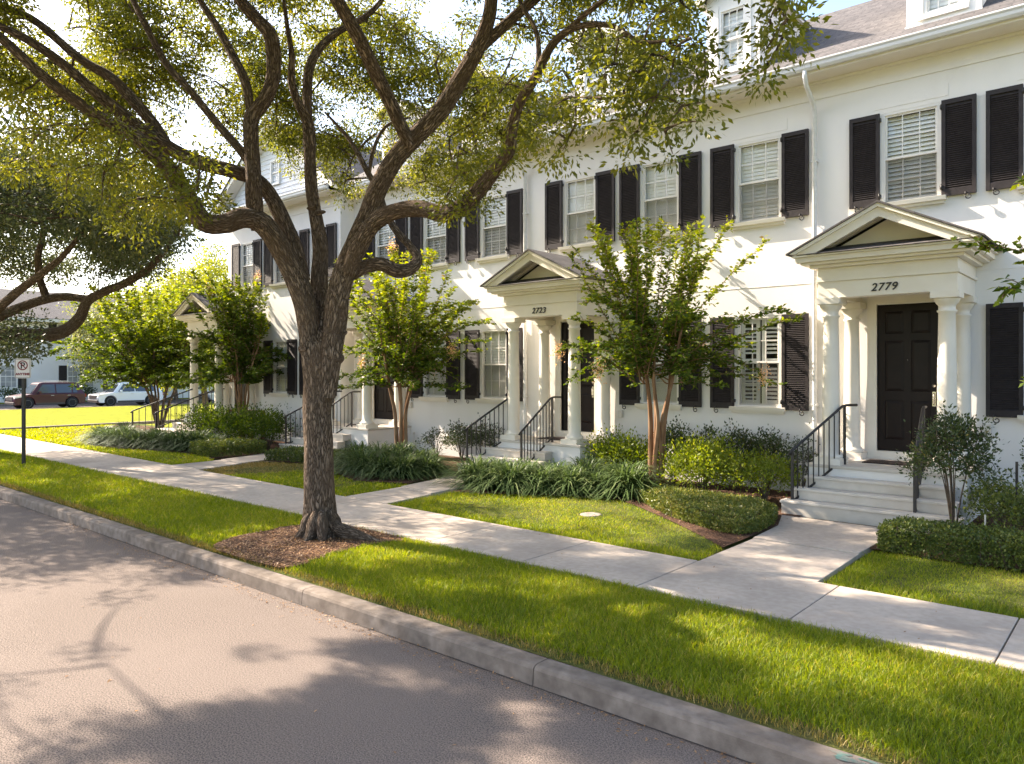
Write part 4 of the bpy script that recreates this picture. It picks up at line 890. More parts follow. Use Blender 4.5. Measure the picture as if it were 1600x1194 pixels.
def left_oak():
    rng = np.random.default_rng(8); Ls = []
    D = 20.3
    Ls.append(limb([(-40, 712, D, 0.62), (-40, 695, D, 0.48), (-40, 660, D, 0.40), (-42, 610, D, 0.38), (-48, 560, D, 0.36), (-55, 520, D, 0.28)], 0.1, 24, 0.06))
    Ls.append(limb([(-52, 565, D, 0.22), (-15, 530, D, 0.21), (25, 522, D, 0.19), (65, 524, D, 0.175), (103, 516, D, 0.165), (124, 497, D, 0.15), (138, 470, D, 0.13), (165, 455, D - .2, 0.115), (205, 438, D - .4, 0.10), (240, 412, D - .6, 0.08), (268, 375, D - .8, 0.05), (285, 330, D - 1, 0.03)], 0.12, 16, 0.08))
    Ls.append(limb([(-50, 540, D, 0.16), (-10, 500, D + .3, 0.14), (40, 478, D + .3, 0.13), (75, 467, D + .3, 0.12), (110, 464, D + .2, 0.11), (142, 470, D, 0.09)], 0.12, 14, 0.08))
    Ls.append(limb([(74, 470, D + .3, 0.10), (62, 435, D + .2, 0.095), (60, 400, D, 0.085), (68, 360, D, 0.07), (66, 320, D, 0.05), (70, 270, D, 0.03)], 0.12, 12, 0.08))
    Ls.append(limb([(-50, 530, D, 0.14), (0, 480, D - 1, 0.12), (35, 450, D - 1.5, 0.10), (65, 428, D - 2, 0.085), (98, 400, D - 2.4, 0.07), (130, 362, D - 2.6, 0.05)], 0.12, 12, 0.08))
    Ls.append(limb([(-52, 540, D, 0.2), (-100, 450, D, 0.15), (-180, 360, D, 0.10), (-250, 260, D, 0.05)], 0.15, 12, 0.08))
    n = 6500; u = rng.normal(size=(n, 3)); u /= np.linalg.norm(u, axis=1)[:, None]; u[:, 2] = np.abs(u[:, 2]) - 0.35 * (rng.uniform(size=n) < 0.5)
    T = np.array([-23.4, 5.4, 6.0]) + u * np.array([8.0, 6.8, 2.7]) * (rng.uniform(0.3, 1, n) ** 0.6)[:, None]  # crown widened out of view over the road to shade it
    x, y, d = proj(T)
    bx = [-500, 0, 30, 60, 110, 170, 230, 265, 285, 300, 3000]; by = [560, 540, 545, 470, 430, 420, 425, 400, 365, 330, -100]
    sx, sy, G = shadow_px(T)
    keep = ~((d > 0.5) & (x > -40) & ((y > np.interp(x, bx, by)) | (x > 292))) & (T[:, 2] > 3.8) & (T[:, 1] < 12)
    keep &= ~(inpoly(sx, sy, [(-300, 925), (150, 935), (330, 905), (490, 920), (720, 1000), (300, 1060), (-300, 1060)]) & (rng.uniform(size=n) < 0.95))
    keep &= ~((x > 35) & (x < 130) & (y > 335) & (y < 400) & (rng.uniform(size=n) < 0.6)) & ~((x > 95) & (x < 170) & (y > 380) & (rng.uniform(size=n) < 0.5))
    gx, gy = G[:, 0], G[:, 1]; keep &= (np.sin(gx * 2.9 + 2.0 * np.sin(gy * 1.9)) * np.sin(gy * 3.7 + 1.8 * np.sin(gx * 1.5)) < 0.3) | (x > -40)
    T = T[keep][:1500]
    H = [np.array(pd(px + rng.normal(0, 12), py + rng.normal(0, 8), D + rng.normal(0, 1))) for px, py in ((5, 520), (15, 545), (30, 535), (10, 500), (40, 520), (20, 555), (45, 545), (60, 500), (150, 425), (200, 425), (235, 410)) for k in range(3)]
    T = np.concatenate([T, H])
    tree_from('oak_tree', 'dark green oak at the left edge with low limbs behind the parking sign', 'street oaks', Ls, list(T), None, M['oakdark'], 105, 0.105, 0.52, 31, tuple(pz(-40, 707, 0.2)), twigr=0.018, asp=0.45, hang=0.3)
left_oak()

# ---------------------------------------------------------------- crape myrtles
def crape(label, base, h, spread, low, seed, nstem=5, nshoot=46, leafl=0.07, dens=1.6, young_sunlit=0.35, group='crape myrtles along the house fronts', flowers=5, skew=(0, 0), sr=1.0, sw=1.0, sm='smoothbark'):
    rng = np.random.default_rng(seed); root = empty('crape_myrtle', base); tag(root, label, 'tree', group)
    stems = []; tips = []
    for k in range(nstem):
        a = 2 * np.pi * (k + rng.uniform(-0.2, 0.2)) / nstem; r0 = 0.05 + 0.03 * rng.uniform(); r1 = (0.22 + 0.16 * rng.uniform()) * sr
        pts = [np.array([r0 * math.cos(a), r0 * math.sin(a), -0.05])]
        hs = low + (h * 0.62 - low) * rng.uniform(0.5, 1)
        for t in (0.2, 0.45, 0.7, 1.0):
            rr = r0 + (r1 - r0) * t ** 1.3 * (1 + 0.8 * max(0, t - 0.6)); pts.append(np.array([rr * math.cos(a + 0.25 * t), rr * math.sin(a + 0.25 * t), hs * t]) + np.array([*rng.normal(0, 0.03, 2), 0]))
        cm = catmull([Vector(p) for p in pts], 0.06); P = np.array([p for p, _ in cm]); rad = np.linspace(0.055 * h / 5 * sw, 0.022, len(P)) * rng.uniform(0.8, 1.15)
        stems.append((P, rad, 12, 0.09)); tips.append(P)
    shoots = []; LP = []; LD = []; LT = []; FP = []
    allst = np.concatenate([t[len(t) // 3:] for t in tips])
    for k in range(nshoot):
        s = allst[rng.integers(len(allst))]
        if s[2] < low * 0.85: continue
        a = rng.uniform(0, 2 * np.pi) if k % 2 else math.atan2(s[1], s[0]) + rng.normal(0, 0.9)
        skirt = k > nshoot * 0.72
        if skirt: s = allst[np.argmin(np.abs(allst[:, 2] - low * rng.uniform(1.0, 1.35)) + 0.15 * rng.uniform(size=len(allst)))]
        el = rng.uniform(0.05, 0.75) if skirt else rng.uniform(0.15, 1.45); fr = (s[2] - low * 0.8) / (h - low); el = np.clip(el + 0.3 * fr, 0.1, 1.5)
        d = np.array([math.cos(a) * math.cos(el), math.sin(a) * math.cos(el), math.sin(el)])
        # length to the envelope
        L = min(spread * rng.uniform(0.75, 1.08) / max(math.cos(el), 0.15), (h - s[2]) * rng.uniform(0.8, 1.0) / max(math.sin(el), 0.2) * (1.0 if el > 0.5 else 3), spread * 1.5)
        L = max(L * (0.6 if skirt else 1), 0.5); n = max(5, int(L / 0.07)); t = np.linspace(0, 1, n)[:, None]
        P = s + d * L * t + np.array([0, 0, -1]) * (0.42 if el < 0.9 else 0.15) * L * t ** 2.4 * math.cos(el) + np.array([skew[0], skew[1], 0]) * t ** 1.5 + rng.normal(0, 0.012, (n, 3)) * t + 0.05 * L * np.sin(t * 3 + a) * np.array([-math.sin(a), math.cos(a), 0])
        P[:, 2] = np.maximum(P[:, 2], low * 0.95)
        shoots.append((P, np.linspace(0.014, 0.0035, n), 5, 0.0))
        subs = [(P, 0.12)]
        for j in range(int(L / 0.13 * dens)):
            i = rng.integers(int(n * 0.12), n - 1); b0 = P[i]; T = P[min(i + 1, n - 1)] - P[i - 1]; T /= np.linalg.norm(T) + 1e-9
            q = rng.normal(size=3); q[2] = abs(q[2]) * 0.5; q -= T * q.dot(T); q /= np.linalg.norm(q); dd = T * 0.7 + q * 0.8; dd /= np.linalg.norm(dd)
            l2 = rng.uniform(0.10, 0.30) * (1.15 - 0.6 * i / n); m2 = max(4, int(l2 / 0.05)); tt = np.linspace(0, 1, m2)[:, None]
            Q = b0 + dd * l2 * tt + np.array([0, 0, -0.12 * l2]) * tt ** 2; shoots.append((Q, np.linspace(0.005, 0.002, m2), 4, 0.0)); subs.append((Q, 0.0))
        for Q, st in subs:
            seg = np.linalg.norm(np.diff(Q, axis=0), axis=1).sum(); m = max(3, int(seg / (leafl * 0.52)))
            tt = np.linspace(st, 1, m); idx = tt * (len(Q) - 1); i0 = np.clip(idx.astype(int), 0, len(Q) - 2); fr_ = (idx - i0)[:, None]
            pos = Q[i0] * (1 - fr_) + Q[i0 + 1] * fr_; T = Q[i0 + 1] - Q[i0]; T /= np.linalg.norm(T, axis=1)[:, None] + 1e-9
            sd = np.cross(T, np.array([0, 0, 1.0])); sd /= np.linalg.norm(sd, axis=1)[:, None] + 1e-9
            for sg in (-1, 1):
                LP.append(pos); LD.append(sd * sg * 0.85 + T * 0.55 + np.array([0, 0, -0.15]))
                tip = (Q[:, 2].mean() - low) / (h - low)
                LT.append(np.full(m, 0.12 + 0.55 * np.clip(tip, 0, 1) ** 1.3) + 0.15 * tt)  # tone rises with height: young tips, plus sunlit tops painted in
        if rng.uniform() < flowers / nshoot: FP.append(P[-1])
    off = np.zeros(3)
    link('trunk', limb_mesh('trunk', stems, M[sm], rng), root)
    link('branches', limb_mesh('branches', shoots, M[sm], rng), root)
    LP = np.concatenate(LP); LD = np.concatenate(LD); LT = np.concatenate(LT); LD += rng.normal(0, 0.22, LD.shape)
    yg = LT + rng.normal(0, 0.12, len(LT)) > (1 - young_sunlit) * 0.85
    for sel, m, nm in ((~yg, 'crapeleaf', 'crown'), (yg, 'crapeyoungsunlit', 'young_sunlit_leaves')):
        if sel.sum() < 5: continue
        V, F, r = leaves(LP[sel], leafl, rng, 0.50, dirs=LD[sel] * 2.2, flat=0.9, tone=LT[sel] * 0.8 + 0.1, fold=0.06)
        link(nm, npmesh(nm, V, F4=F, m=M[m], rnd=r), root)
    if FP:
        for p in FP:
            k = 170; u = rng.normal(size=(k, 3)) * np.array([0.06, 0.06, 0.10]); V, F, r = leaves(u, 0.03, rng, 0.8)
            link('flower', npmesh('flower', V, F4=F, m=M['flower'], rnd=r), root, tuple(p))
    return root
crape('crape myrtle with orange brown stems between the black doors of 2723 and 2779', (-6.78, 11.9, 0.2), 5.05, 2.05, 2.1, 3, 5, 128, 0.088, young_sunlit=0.5, flowers=4, skew=(0.15, -0.1))
crape('crape myrtle just right of the big oak trunk, before the third house', (-13.85, 12.0, 0.2), 5.2, 1.8, 1.95, 5, 5, 122, 0.098, young_sunlit=0.5, flowers=3, skew=(0.25, -0.1))
crape('crape myrtle left of the big oak trunk, before the gabled end house', (-21.75, 12.3, 0.2), 5.6, 2.0, 2.0, 7, 5, 110, 0.12, flowers=3, skew=(-0.65, -0.1), sw=0.8, sr=1.3)
crape('bushy crape myrtle with many stems beside the farthest porch stairs', (-28.4, 12.7, 0.2), 5.7, 3.0, 1.75, 9, 9, 190, 0.125, 1.5, young_sunlit=0.45, flowers=0, sr=3.2, sw=0.75, sm='oakbark')
crape('crape myrtle reaching leafy shoots in from the right edge', (0.75, 9.35, 0.2), 4.9, 2.55, 2.2, 13, 5, 84, 0.082, flowers=8, young_sunlit=0.45)

# ---------------------------------------------------------------- garden plants
def liriope_mesh(seed, n=520, L=0.66):
    rng = np.random.default_rng(seed); a = rng.uniform(0, 2 * np.pi, n); el = rng.uniform(0.55, 1.45, n); l = L * rng.uniform(0.65, 1.15, n); r0 = rng.uniform(0, 0.14, n)
    k = 6; t = np.linspace(0, 1, k)[None]; hz = (np.cos(el)[:, None] * t + 0.22 * t ** 2) * l[:, None]; z = np.sin(el)[:, None] * l[:, None] * t - (0.55 + 0.35 * np.cos(el)[:, None]) * l[:, None] * t ** 2.3 * 0.8
    z = np.maximum(z * 1.05, 0.01 + 0.02 * t); dx, dy = np.cos(a)[:, None], np.sin(a)[:, None]
    a0 = rng.uniform(0, 2 * np.pi, n)[:, None]; bx = r0[:, None] * np.cos(a0); by = r0[:, None] * np.sin(a0)
    c = np.stack([bx + dx * hz, by + dy * hz, z], -1); w = (0.0085 * (1 - t ** 3) + 0.0008)[..., None] * rng.uniform(0.8, 1.3, (n, 1, 1)); s = np.stack([-dy + 0 * t, dx + 0 * t, 0 * t + 0 * dx], -1)
    V = np.stack([c - s * w, c + s * w], 2).reshape(-1, 3)
    b = (np.arange(n) * k * 2)[:, None] + np.arange(k - 1)[None] * 2
    F = np.stack([b, b + 1, b + 3, b + 2], -1).reshape(-1, 4); tone = np.repeat(np.clip(rng.uniform(0, 0.85, n), 0, 1), k - 1) + 0.12 * np.tile(np.arange(k - 1) / (k - 1), n)
    return npmesh('lily_turf', V, F4=F, m=M['liriope'], rnd=np.clip(tone, 0, 1))
LV = [liriope_mesh(s) for s in (1, 2, 3)]
def clumps(spots, label, group):
    rr = random.Random(len(spots))
    for i, (x, y) in enumerate(spots):
        o = link('lily_turf', LV[i % 3], None, (x + rr.uniform(-.05, .05), y + rr.uniform(-.05, .05), 0.2)); o.rotation_euler = (0, 0, rr.uniform(0, 6)); s = rr.uniform(1.2, 1.5); o.scale = (s, s, s * rr.uniform(0.95, 1.15))
        tag(o, label, 'grass clump', group)
clumps([(-9.55, 10.45), (-9.1, 10.62), (-8.62, 10.85), (-8.1, 11.05), (-7.6, 11.25), (-7.15, 11.45), (-9.75, 10.95), (-9.2, 11.15), (-8.65, 11.4), (-8.1, 11.6), (-7.55, 11.8), (-10.0, 10.6)],
       'arching dark green lily turf clump in the row before the 2723 steps', 'lily turf before the 2723 steps')
clumps([(-13.35, 10.25), (-12.85, 10.15), (-12.35, 10.2), (-11.95, 10.45), (-11.75, 10.95), (-13.75, 10.65), (-13.2, 10.75), (-12.7, 10.75), (-12.25, 10.95), (-13.0, 11.3), (-12.4, 11.45), (-13.6, 11.2)],
       'arching lily turf clump in the mound right of the big oak trunk', 'lily turf under the crape myrtle beside the oak')
clumps([(-25.6, 9.65), (-25.05, 9.9), (-24.3, 9.45), (-23.75, 9.55), (-23.2, 9.5), (-22.65, 9.6), (-22.1, 9.7), (-21.55, 9.9), (-21.0, 10.0), (-20.5, 10.2), (-20.1, 10.45), (-23.9, 9.95), (-22.6, 10.1), (-21.6, 10.4), (-25.4, 10.3), (-24.9, 9.4)],
       'greyish lily turf clump in the far row before the leftmost porch', 'lily turf before the leftmost porch')

def shrub(name, label, cat, c, rx, ry, h, n, ls, mk, seed, z0=0.2, low=0.12, airy=0.0, group=None, stems=9, asp=0.5, lump=0.18, tone=None):
    rng = np.random.default_rng(seed); root = empty(name, (c[0], c[1], z0)); tag(root, label, cat, group)
    lines = []; ends = []
    for k in range(stems):
        a = rng.uniform(0, 6.28); r = rng.uniform(0.2, 0.8); e = np.array([rx * r * math.cos(a), ry * r * math.sin(a), h * rng.uniform(0.55, 0.9)])
        t = np.linspace(0, 1, 6)[:, None]; P = np.array([0.04 * math.cos(a), 0.04 * math.sin(a), 0]) * (1 - t) + e * t + np.array([0, 0, 0.12 * h]) * t * (1 - t); P[:, :2] *= (0.4 + 0.6 * t)
        lines.append((P, np.linspace(0.013, 0.004, 6), 5, 0)); ends.append(P)
    nodes = np.concatenate(ends)
    k = max(20, n // 26); u = rng.normal(size=(k, 3)); u /= np.linalg.norm(u, axis=1)[:, None]; u[:, 2] = np.abs(u[:, 2]) * 1.25 - 0.25
    T = np.array([0, 0, low + (h - low) * 0.45]) + u * np.array([rx, ry, (h - low) * 0.55]) * (rng.uniform(0.3, 1, k) ** 0.5)[:, None] * (1 + lump * rng.normal(size=(k, 1)))
    T[:, 2] = np.maximum(T[:, 2], low)
    if airy: lines += grow_twigs(nodes, list(T), rng, 0.003, 0.012)
    link('stems', limb_mesh('stems', lines, M['twig'], rng), root)
    per = 26; cr = 0.16 * max(rx, 0.5) / 0.6; cen = np.repeat(T, per, 0); v = rng.normal(size=cen.shape) * cr * 0.55 * (0.8 if airy else 1)
    P = cen + v; P[:, 2] = np.maximum(P[:, 2], 0.02); ct = np.repeat(rng.uniform(0.1, 0.75, k) if tone is None else rng.uniform(*tone, k), per); D = v / (np.linalg.norm(v, axis=1)[:, None] + 1e-6) + np.array([0, 0, 0.5])
    V, F, r = leaves(P, ls, rng, asp, dirs=D, tone=ct); link('foliage', npmesh('foliage', V, F4=F, m=M[mk], rnd=r), root); return root
G1 = 'dark shrubs along the wall under the 2779 row windows'
shrub('shrub', 'bright yellow green rounded shrub right of the crape myrtle stems', 'shrub', (-6.05, 12.1), 0.74, 0.52, 0.92, 6800, 0.056, 'brightleaf', 1, lump=0.16)
shrub('shrub', 'yellow green shrub with bare twigs nearest the 2779 stair railing', 'shrub', (-4.95, 12.2), 0.56, 0.45, 0.82, 3400, 0.050, 'brightleaf', 2, airy=1)
shrub('shrub', 'pale green shrub behind the lily turf right of the 2723 porch', 'shrub', (-8.25, 12.9), 0.85, 0.5, 0.84, 5600, 0.058, 'brightleaf', 3, tone=(0, .5))
for i, (x, y) in enumerate(((-7.2, 13.25), (-6.55, 13.3), (-5.95, 13.35), (-5.35, 13.35))):
    shrub('shrub', ('leftmost', 'second from left', 'third from left', 'rightmost')[i] + ' of four dark shrubs on the wall between crape myrtle and 2779 stairs', 'shrub', (x, y), 0.46, 0.36, 1.12, 2200, 0.055, 'darkshrub', 10 + i, airy=1, group=G1)
shrub('shrub', 'dark shrub against the wall just left of the 2779 stairs', 'shrub', (-4.62, 12.95), 0.33, 0.33, 1.0, 1200, 0.045, 'darkshrub', 15, airy=1)
for i, (x, y, l) in enumerate(((-14.0, 13.3, 'thin dark shrub against the wall right behind the second crape myrtle stems'), (-12.95, 13.15, 'dark shrub under the right lower window of the house behind the oak'), (-12.2, 13.1, 'dark shrub behind the 2723 left stair railing'))):
    shrub('shrub', l, 'shrub', (x, y), 0.48, 0.4, 0.98 if i else 0.8, 1700 if i else 700, 0.05, 'darkshrub', 20 + i, airy=1)
G2 = 'green shrubs before the gabled end house'
for i, (x, y, r) in enumerate(((-22.0, 11.2, 0.8), (-21.0, 11.35, 0.85), (-20.1, 11.5, 0.85), (-19.25, 11.7, 0.75))):
    shrub('shrub', ('leftmost', 'second from left', 'third from left', 'rightmost')[i] + ' of four dense green shrubs before the gabled end house', 'shrub', (x, y), r, 0.6, 1.08, 2800, 0.07, 'crapeleaf', 30 + i, group=G2, tone=(0, .55))
shrub('shrub', 'tall loose grey green shrub before the right end of the 2779 steps', 'shrub', (-2.02, 11.25), 0.52, 0.45, 1.66, 4600, 0.05, 'darkshrub', 40, low=0.5, airy=1, stems=12, lump=0.12)
shrub('shrub', 'low leafy shrub at the foot of the loose grey green shrub', 'shrub', (-1.35, 11.35), 0.55, 0.45, 0.66, 2400, 0.05, 'boxleaf', 41)
shrub('shrub', 'dark low shrub cut by the right edge behind the clipped hedge', 'shrub', (-0.7, 11.5), 0.55, 0.5, 0.72, 2400, 0.055, 'darkshrub', 42)
shrub('shrub', 'taller dark shrub under the window at the right edge', 'shrub', (-1.12, 12.95), 0.36, 0.34, 1.35, 1300, 0.045, 'darkshrub', 43, low=0.4, airy=1)
shrub('shrub', 'low shrub against the wall right of the 2779 porch', 'shrub', (-1.7, 12.6), 0.42, 0.35, 0.66, 1500, 0.05, 'boxleaf', 44)

def hedge(label, poly, h, ls, mk, seed, dens=2600, z0=0.2, tone=(0.1, 0.8)):
    rng = np.random.default_rng(seed); P = np.array(poly); c = P.mean(0); root = empty('hedge', (c[0], c[1], z0)); tag(root, label, 'hedge', None)
    lo, hi = P.min(0) - 0.05, P.max(0) + 0.05; area = (hi - lo).prod(); n = int(area * dens); X = rng.uniform(lo, hi, (n, 2)); X = X[inpoly(X[:, 0], X[:, 1], poly)]
    top = h * (0.90 + 0.07 * np.sin(X[:, 0] * 5) * np.sin(X[:, 1] * 6.3) + 0.06 * rng.normal(size=len(X)))
    # distance to the outline rounds the shoulders
    dmin = np.full(len(X), 9.0)
    for i in range(len(poly)):
        a, b = P[i], P[(i + 1) % len(poly)]; t = np.clip(((X - a) @ (b - a)) / ((b - a) @ (b - a)), 0, 1)[:, None]; dmin = np.minimum(dmin, np.linalg.norm(X - (a + t * (b - a)), axis=1))
    top *= np.clip(0.72 + dmin * 2.4, 0, 1)
    zt = top * (1 - 0.16 * rng.uniform(0, 1, len(X)) ** 2); edge = dmin < 0.14; zt[edge] = top[edge] * rng.uniform(0.08, 1, edge.sum())
    ex = []
    for i in range(len(poly)):
        a, b = P[i], P[(i + 1) % len(poly)]; L = np.linalg.norm(b - a); m = int(L * h * dens * 1.5); t = rng.uniform(0, 1, (m, 1)); nrm = (c - (a + b) / 2); nrm /= np.linalg.norm(nrm)
        q = a + t * (b - a) + nrm * rng.uniform(0.0, 0.09, (m, 1)); ex.append(np.column_stack([q, h * 0.8 * rng.uniform(0.03, 1, m)]))
    A = np.concatenate([np.column_stack([X, zt])] + ex); A[:, :2] -= c
    cl = np.sin(A[:, 0] * 9 + 3) * np.sin(A[:, 1] * 8) * 0.15 + rng.uniform(*tone, len(A)); D = rng.normal(size=A.shape) * 0.6 + np.array([0, 0, 0.7])
    V, F, r = leaves(A, ls, rng, 0.55, dirs=D, tone=cl); link('foliage', npmesh('foliage', V, F4=F, m=M[mk], rnd=r), root)
    lines = []
    for k in range(int(area * 22)):
        q = np.array([rng.uniform(lo[0], hi[0]), rng.uniform(lo[1], hi[1])])
        if not inpoly(q[:1], q[1:], poly)[0]: continue
        q = q - c; e = q + rng.normal(0, 0.06, 2); t = np.linspace(0, 1, 4)[:, None]; lines.append((np.column_stack([q + (e - q) * t, h * 0.85 * t[:, 0]]), np.linspace(0.008, 0.003, 4), 4, 0))
    link('stems', limb_mesh('stems', lines, M['twig'], rng), root); return root
hedge('low clipped spreading hedge between the mulch strip and the 2779 walk', blob([(-7.05, 11.55), (-6.55, 11.0), (-5.75, 10.3), (-4.75, 9.75), (-4.2, 9.72), (-4.18, 10.6), (-4.5, 11.3), (-5.6, 11.65)], 4, 0.02), 0.25, 0.036, 'boxleaf', 1, 5200, tone=(0.25, 0.95))
hedge('low dark clipped hedge along the lawn right of the 2779 walk', [(-2.62, 9.98), (-2.5, 9.9), (-1.6, 9.88), (0.5, 9.95), (3.0, 9.95), (3.0, 10.7), (-0.5, 10.72), (-2.45, 10.78), (-2.66, 10.5)], 0.36, 0.036, 'boxleaf', 2, 4200, tone=(0.0, 0.6))
hedge('low clipped hedge left of the walk to the house behind the oak', [(-20.0, 9.75), (-19.0, 9.55), (-18.35, 9.6), (-18.25, 10.9), (-18.7, 11.3), (-19.9, 10.8)], 0.36, 0.055, 'boxleaf', 3, 1700, tone=(0.1, 0.7))
hedge('low clipped hedge behind the dry lawn and the oak trunk', [(-16.9, 10.15), (-15.6, 10.5), (-14.2, 10.35), (-13.9, 10.8), (-14.4, 11.2), (-16.3, 11.3), (-16.8, 10.9)], 0.32, 0.05, 'boxleaf', 4, 1700, tone=(0.0, 0.6))

# ---------------------------------------------------------------- lawns
def grass(label, poly, dens, L, wd, mk, seed, skip=(), edge=None):
    rng = np.random.default_rng(seed); P = np.array(poly); lo, hi = P.min(0), P.max(0); n = int((hi - lo).prod() * dens); X = rng.uniform(lo, hi, (n, 2))
    k = inpoly(X[:, 0], X[:, 1], poly)
    for s in skip: k &= ~inpoly(X[:, 0], X[:, 1], s)
    X = X[k]; dist = np.linalg.norm(X, axis=1); pr = np.clip((8.5 / dist) ** 1.5, 0.06, 1.0) if edge is not None else np.ones(len(X))
    pat = 0.5 + 0.25 * np.sin(X[:, 0] * 2.1 + 2 * np.sin(X[:, 1] * 1.7)) + 0.25 * np.sin(X[:, 1] * 3.1 + X[:, 0] * 1.3)
    if edge is not None:
        thin = np.clip((X[:, 1] - edge - 0.02 - 0.05 * np.sin(X[:, 0] * 3.3) * np.sin(X[:, 0] * 7.1)) / 0.16, 0.05, 1); pr = pr * thin
    pr = pr * (0.72 + 0.28 * pat); X = X[rng.uniform(size=len(X)) < pr]; n = len(X); dist = np.linalg.norm(X, axis=1)
    sc_ = np.clip(dist / 8.5, 1, 3.2); l = L * rng.uniform(0.55, 1.35, n) * (0.85 + 0.15 * np.minimum(sc_, 2)); w_ = wd * rng.uniform(0.7, 1.3, n) * sc_
    a = rng.uniform(0, 2 * np.pi, n); b = rng.uniform(0, 2 * np.pi, n); ln = rng.uniform(0.15, 0.95, n) * l
    d = np.stack([np.cos(a), np.sin(a), 0 * a], -1); s = np.stack([np.cos(b), np.sin(b), 0 * b], -1); z0 = 0.155 + 0.01 * rng.uniform(size=n); base = np.column_stack([X, z0])
    up = np.array([0, 0, 1.0]); mid = base + d * (ln * 0.35)[:, None] + up * (l * 0.55)[:, None]; tip = base + d * ln[:, None] + up * (l * rng.uniform(0.7, 1.0, n))[:, None]
    V = np.stack([base - s * w_[:, None] / 2, base + s * w_[:, None] / 2, mid + s * w_[:, None] * 0.4, mid - s * w_[:, None] * 0.4, tip], 1).reshape(-1, 3); i = np.arange(n)[:, None] * 5
    tone = np.clip(rng.normal(0.42, 0.27, n) + (pat[:n] * 0 if False else 0) + 0.18 * np.sin(X[:, 0] * 1.1) * np.sin(X[:, 1] * 1.9 + X[:, 0]), 0, 0.97); tone[rng.uniform(size=n) < 0.05] = 1.0
    o = link('grass', npmesh('grass', V, F4=i + np.array([[0, 1, 2, 3]]), F3=i + np.array([[3, 2, 4]]), m=M[mk], rnd=np.concatenate([tone, tone]))); tag(o, label, 'grass', None, 'stuff'); return o
grass('bright green turf on the verge between kerb and pavement', rect(-30, 3.2, 4.69, 6.665), 8200, 0.068, 0.0052, 'grass', 1, [tree_bed], 4.69)
grass('dry thatch and stray turf along the back of the kerb', rect(-30, 3.2, 4.655, 4.80), 3800, 0.045, 0.006, 'drygrass', 11, [])
L1 = [(-9.75, 8.13), (-4.12, 8.07), (-4.12, 8.85), (-5.2, 9.75), (-6.3, 10.55), (-7.0, 11.0), (-7.9, 10.75), (-9.0, 10.15), (-9.88, 9.75)]
cover_ring = [(-6.66 + 0.2 * math.cos(a), 9.62 + 0.2 * math.sin(a)) for a in np.linspace(0, 6.2, 10)]
grass('sunlit turf of the lawn before the mulch strip and clipped hedge', L1, 3800, 0.058, 0.0055, 'grass', 2, [cover_ring])
grass('turf patch right of the 2779 walk before the dark hedge', [(-2.66, 8.08), (3.2, 8.08), (3.2, 9.95), (-1.8, 9.9), (-2.66, 9.95)], 5200, 0.062, 0.0048, 'grass', 3)
L3 = [(-16.4, 8.22), (-11.0, 8.17), (-11.05, 9.85), (-12.3, 9.45), (-13.3, 9.75), (-14.3, 10.35), (-15.6, 10.45), (-16.85, 10.0)]
dryp = [(-17, 8.1), (-15.2, 8.25), (-14.7, 9.0), (-14.4, 10.5), (-16, 10.6), (-17, 10.1)]
grass('green turf patch behind the oak trunk', L3, 1900, 0.06, 0.008, 'grass', 4, [dryp])
grass('dry brownish turf left of the oak trunk', [(-16.4, 8.24), (-15.2, 8.25), (-14.5, 9.0), (-14.2, 10.35), (-15.6, 10.45), (-16.85, 10.0)], 1600, 0.05, 0.008, 'drygrass', 5)
grass('turf patch before the far lily turf row', [(-24.6, 8.36), (-17.85, 8.28), (-18, 9.4), (-19, 9.7), (-20.5, 9.6), (-22.6, 9.0), (-24.6, 8.85)], 1500, 0.06, 0.009, 'grass', 6)
grass('sunlit turf beyond the bend of the pavement', [(-33.2, 8.5), (-24.8, 8.4), (-25, 9.4), (-27, 9.8), (-33.2, 13)], 700, 0.07, 0.014, 'grassfar', 7)

# leaf litter and mulch chips
def litter(name, label, poly, n, z, size, mk, seed, cat='leaves'):
    rng = np.random.default_rng(seed); P = np.array(poly); lo, hi = P.min(0), P.max(0); X = rng.uniform(lo, hi, (n, 2)); X = X[inpoly(X[:, 0], X[:, 1], poly)]
    V, F, r = leaves(np.column_stack([X, z + rng.uniform(0.002, 0.012, len(X))]), size, rng, 0.45, dirs=np.concatenate([rng.normal(size=(len(X), 2)) * 1.5, np.zeros((len(X), 1))], 1), flat=6); V[:, 2] = np.maximum(V[:, 2], z + 0.001)
    tag(link(name, npmesh(name, V, F4=F, m=M[mk], rnd=r)), label, cat, None, 'stuff')
litter('mulch_chips', 'brown wood chips and dead leaves round the oak trunk', tree_bed, 5200, 0.192, 0.034, 'litter', 1, 'mulch')
litter('mulch_chips', 'brown chips on the mulch strip before the clipped hedge', BEDS[0], 5000, 0.205, 0.032, 'litter', 2, 'mulch')
litter('fallen_leaves', 'fallen brown leaves along the kerb on the road', [(-13, 4.2), (-0.5, 4.25), (-0.5, 4.44), (-13, 4.45)], 900, 0.001, 0.028, 'litter', 3)
litter('fallen_leaves', 'a few fallen leaves scattered on the road', [(-14, -1), (1, -1), (1, 4.3), (-14, 4.3)], 80, 0.001, 0.032, 'litter', 4)
litter('fallen_leaves', 'a few dead leaves scattered on the pavement slabs', rect(-12, 1, 6.7, 8.0), 46, 0.2, 0.032, 'litter', 5)

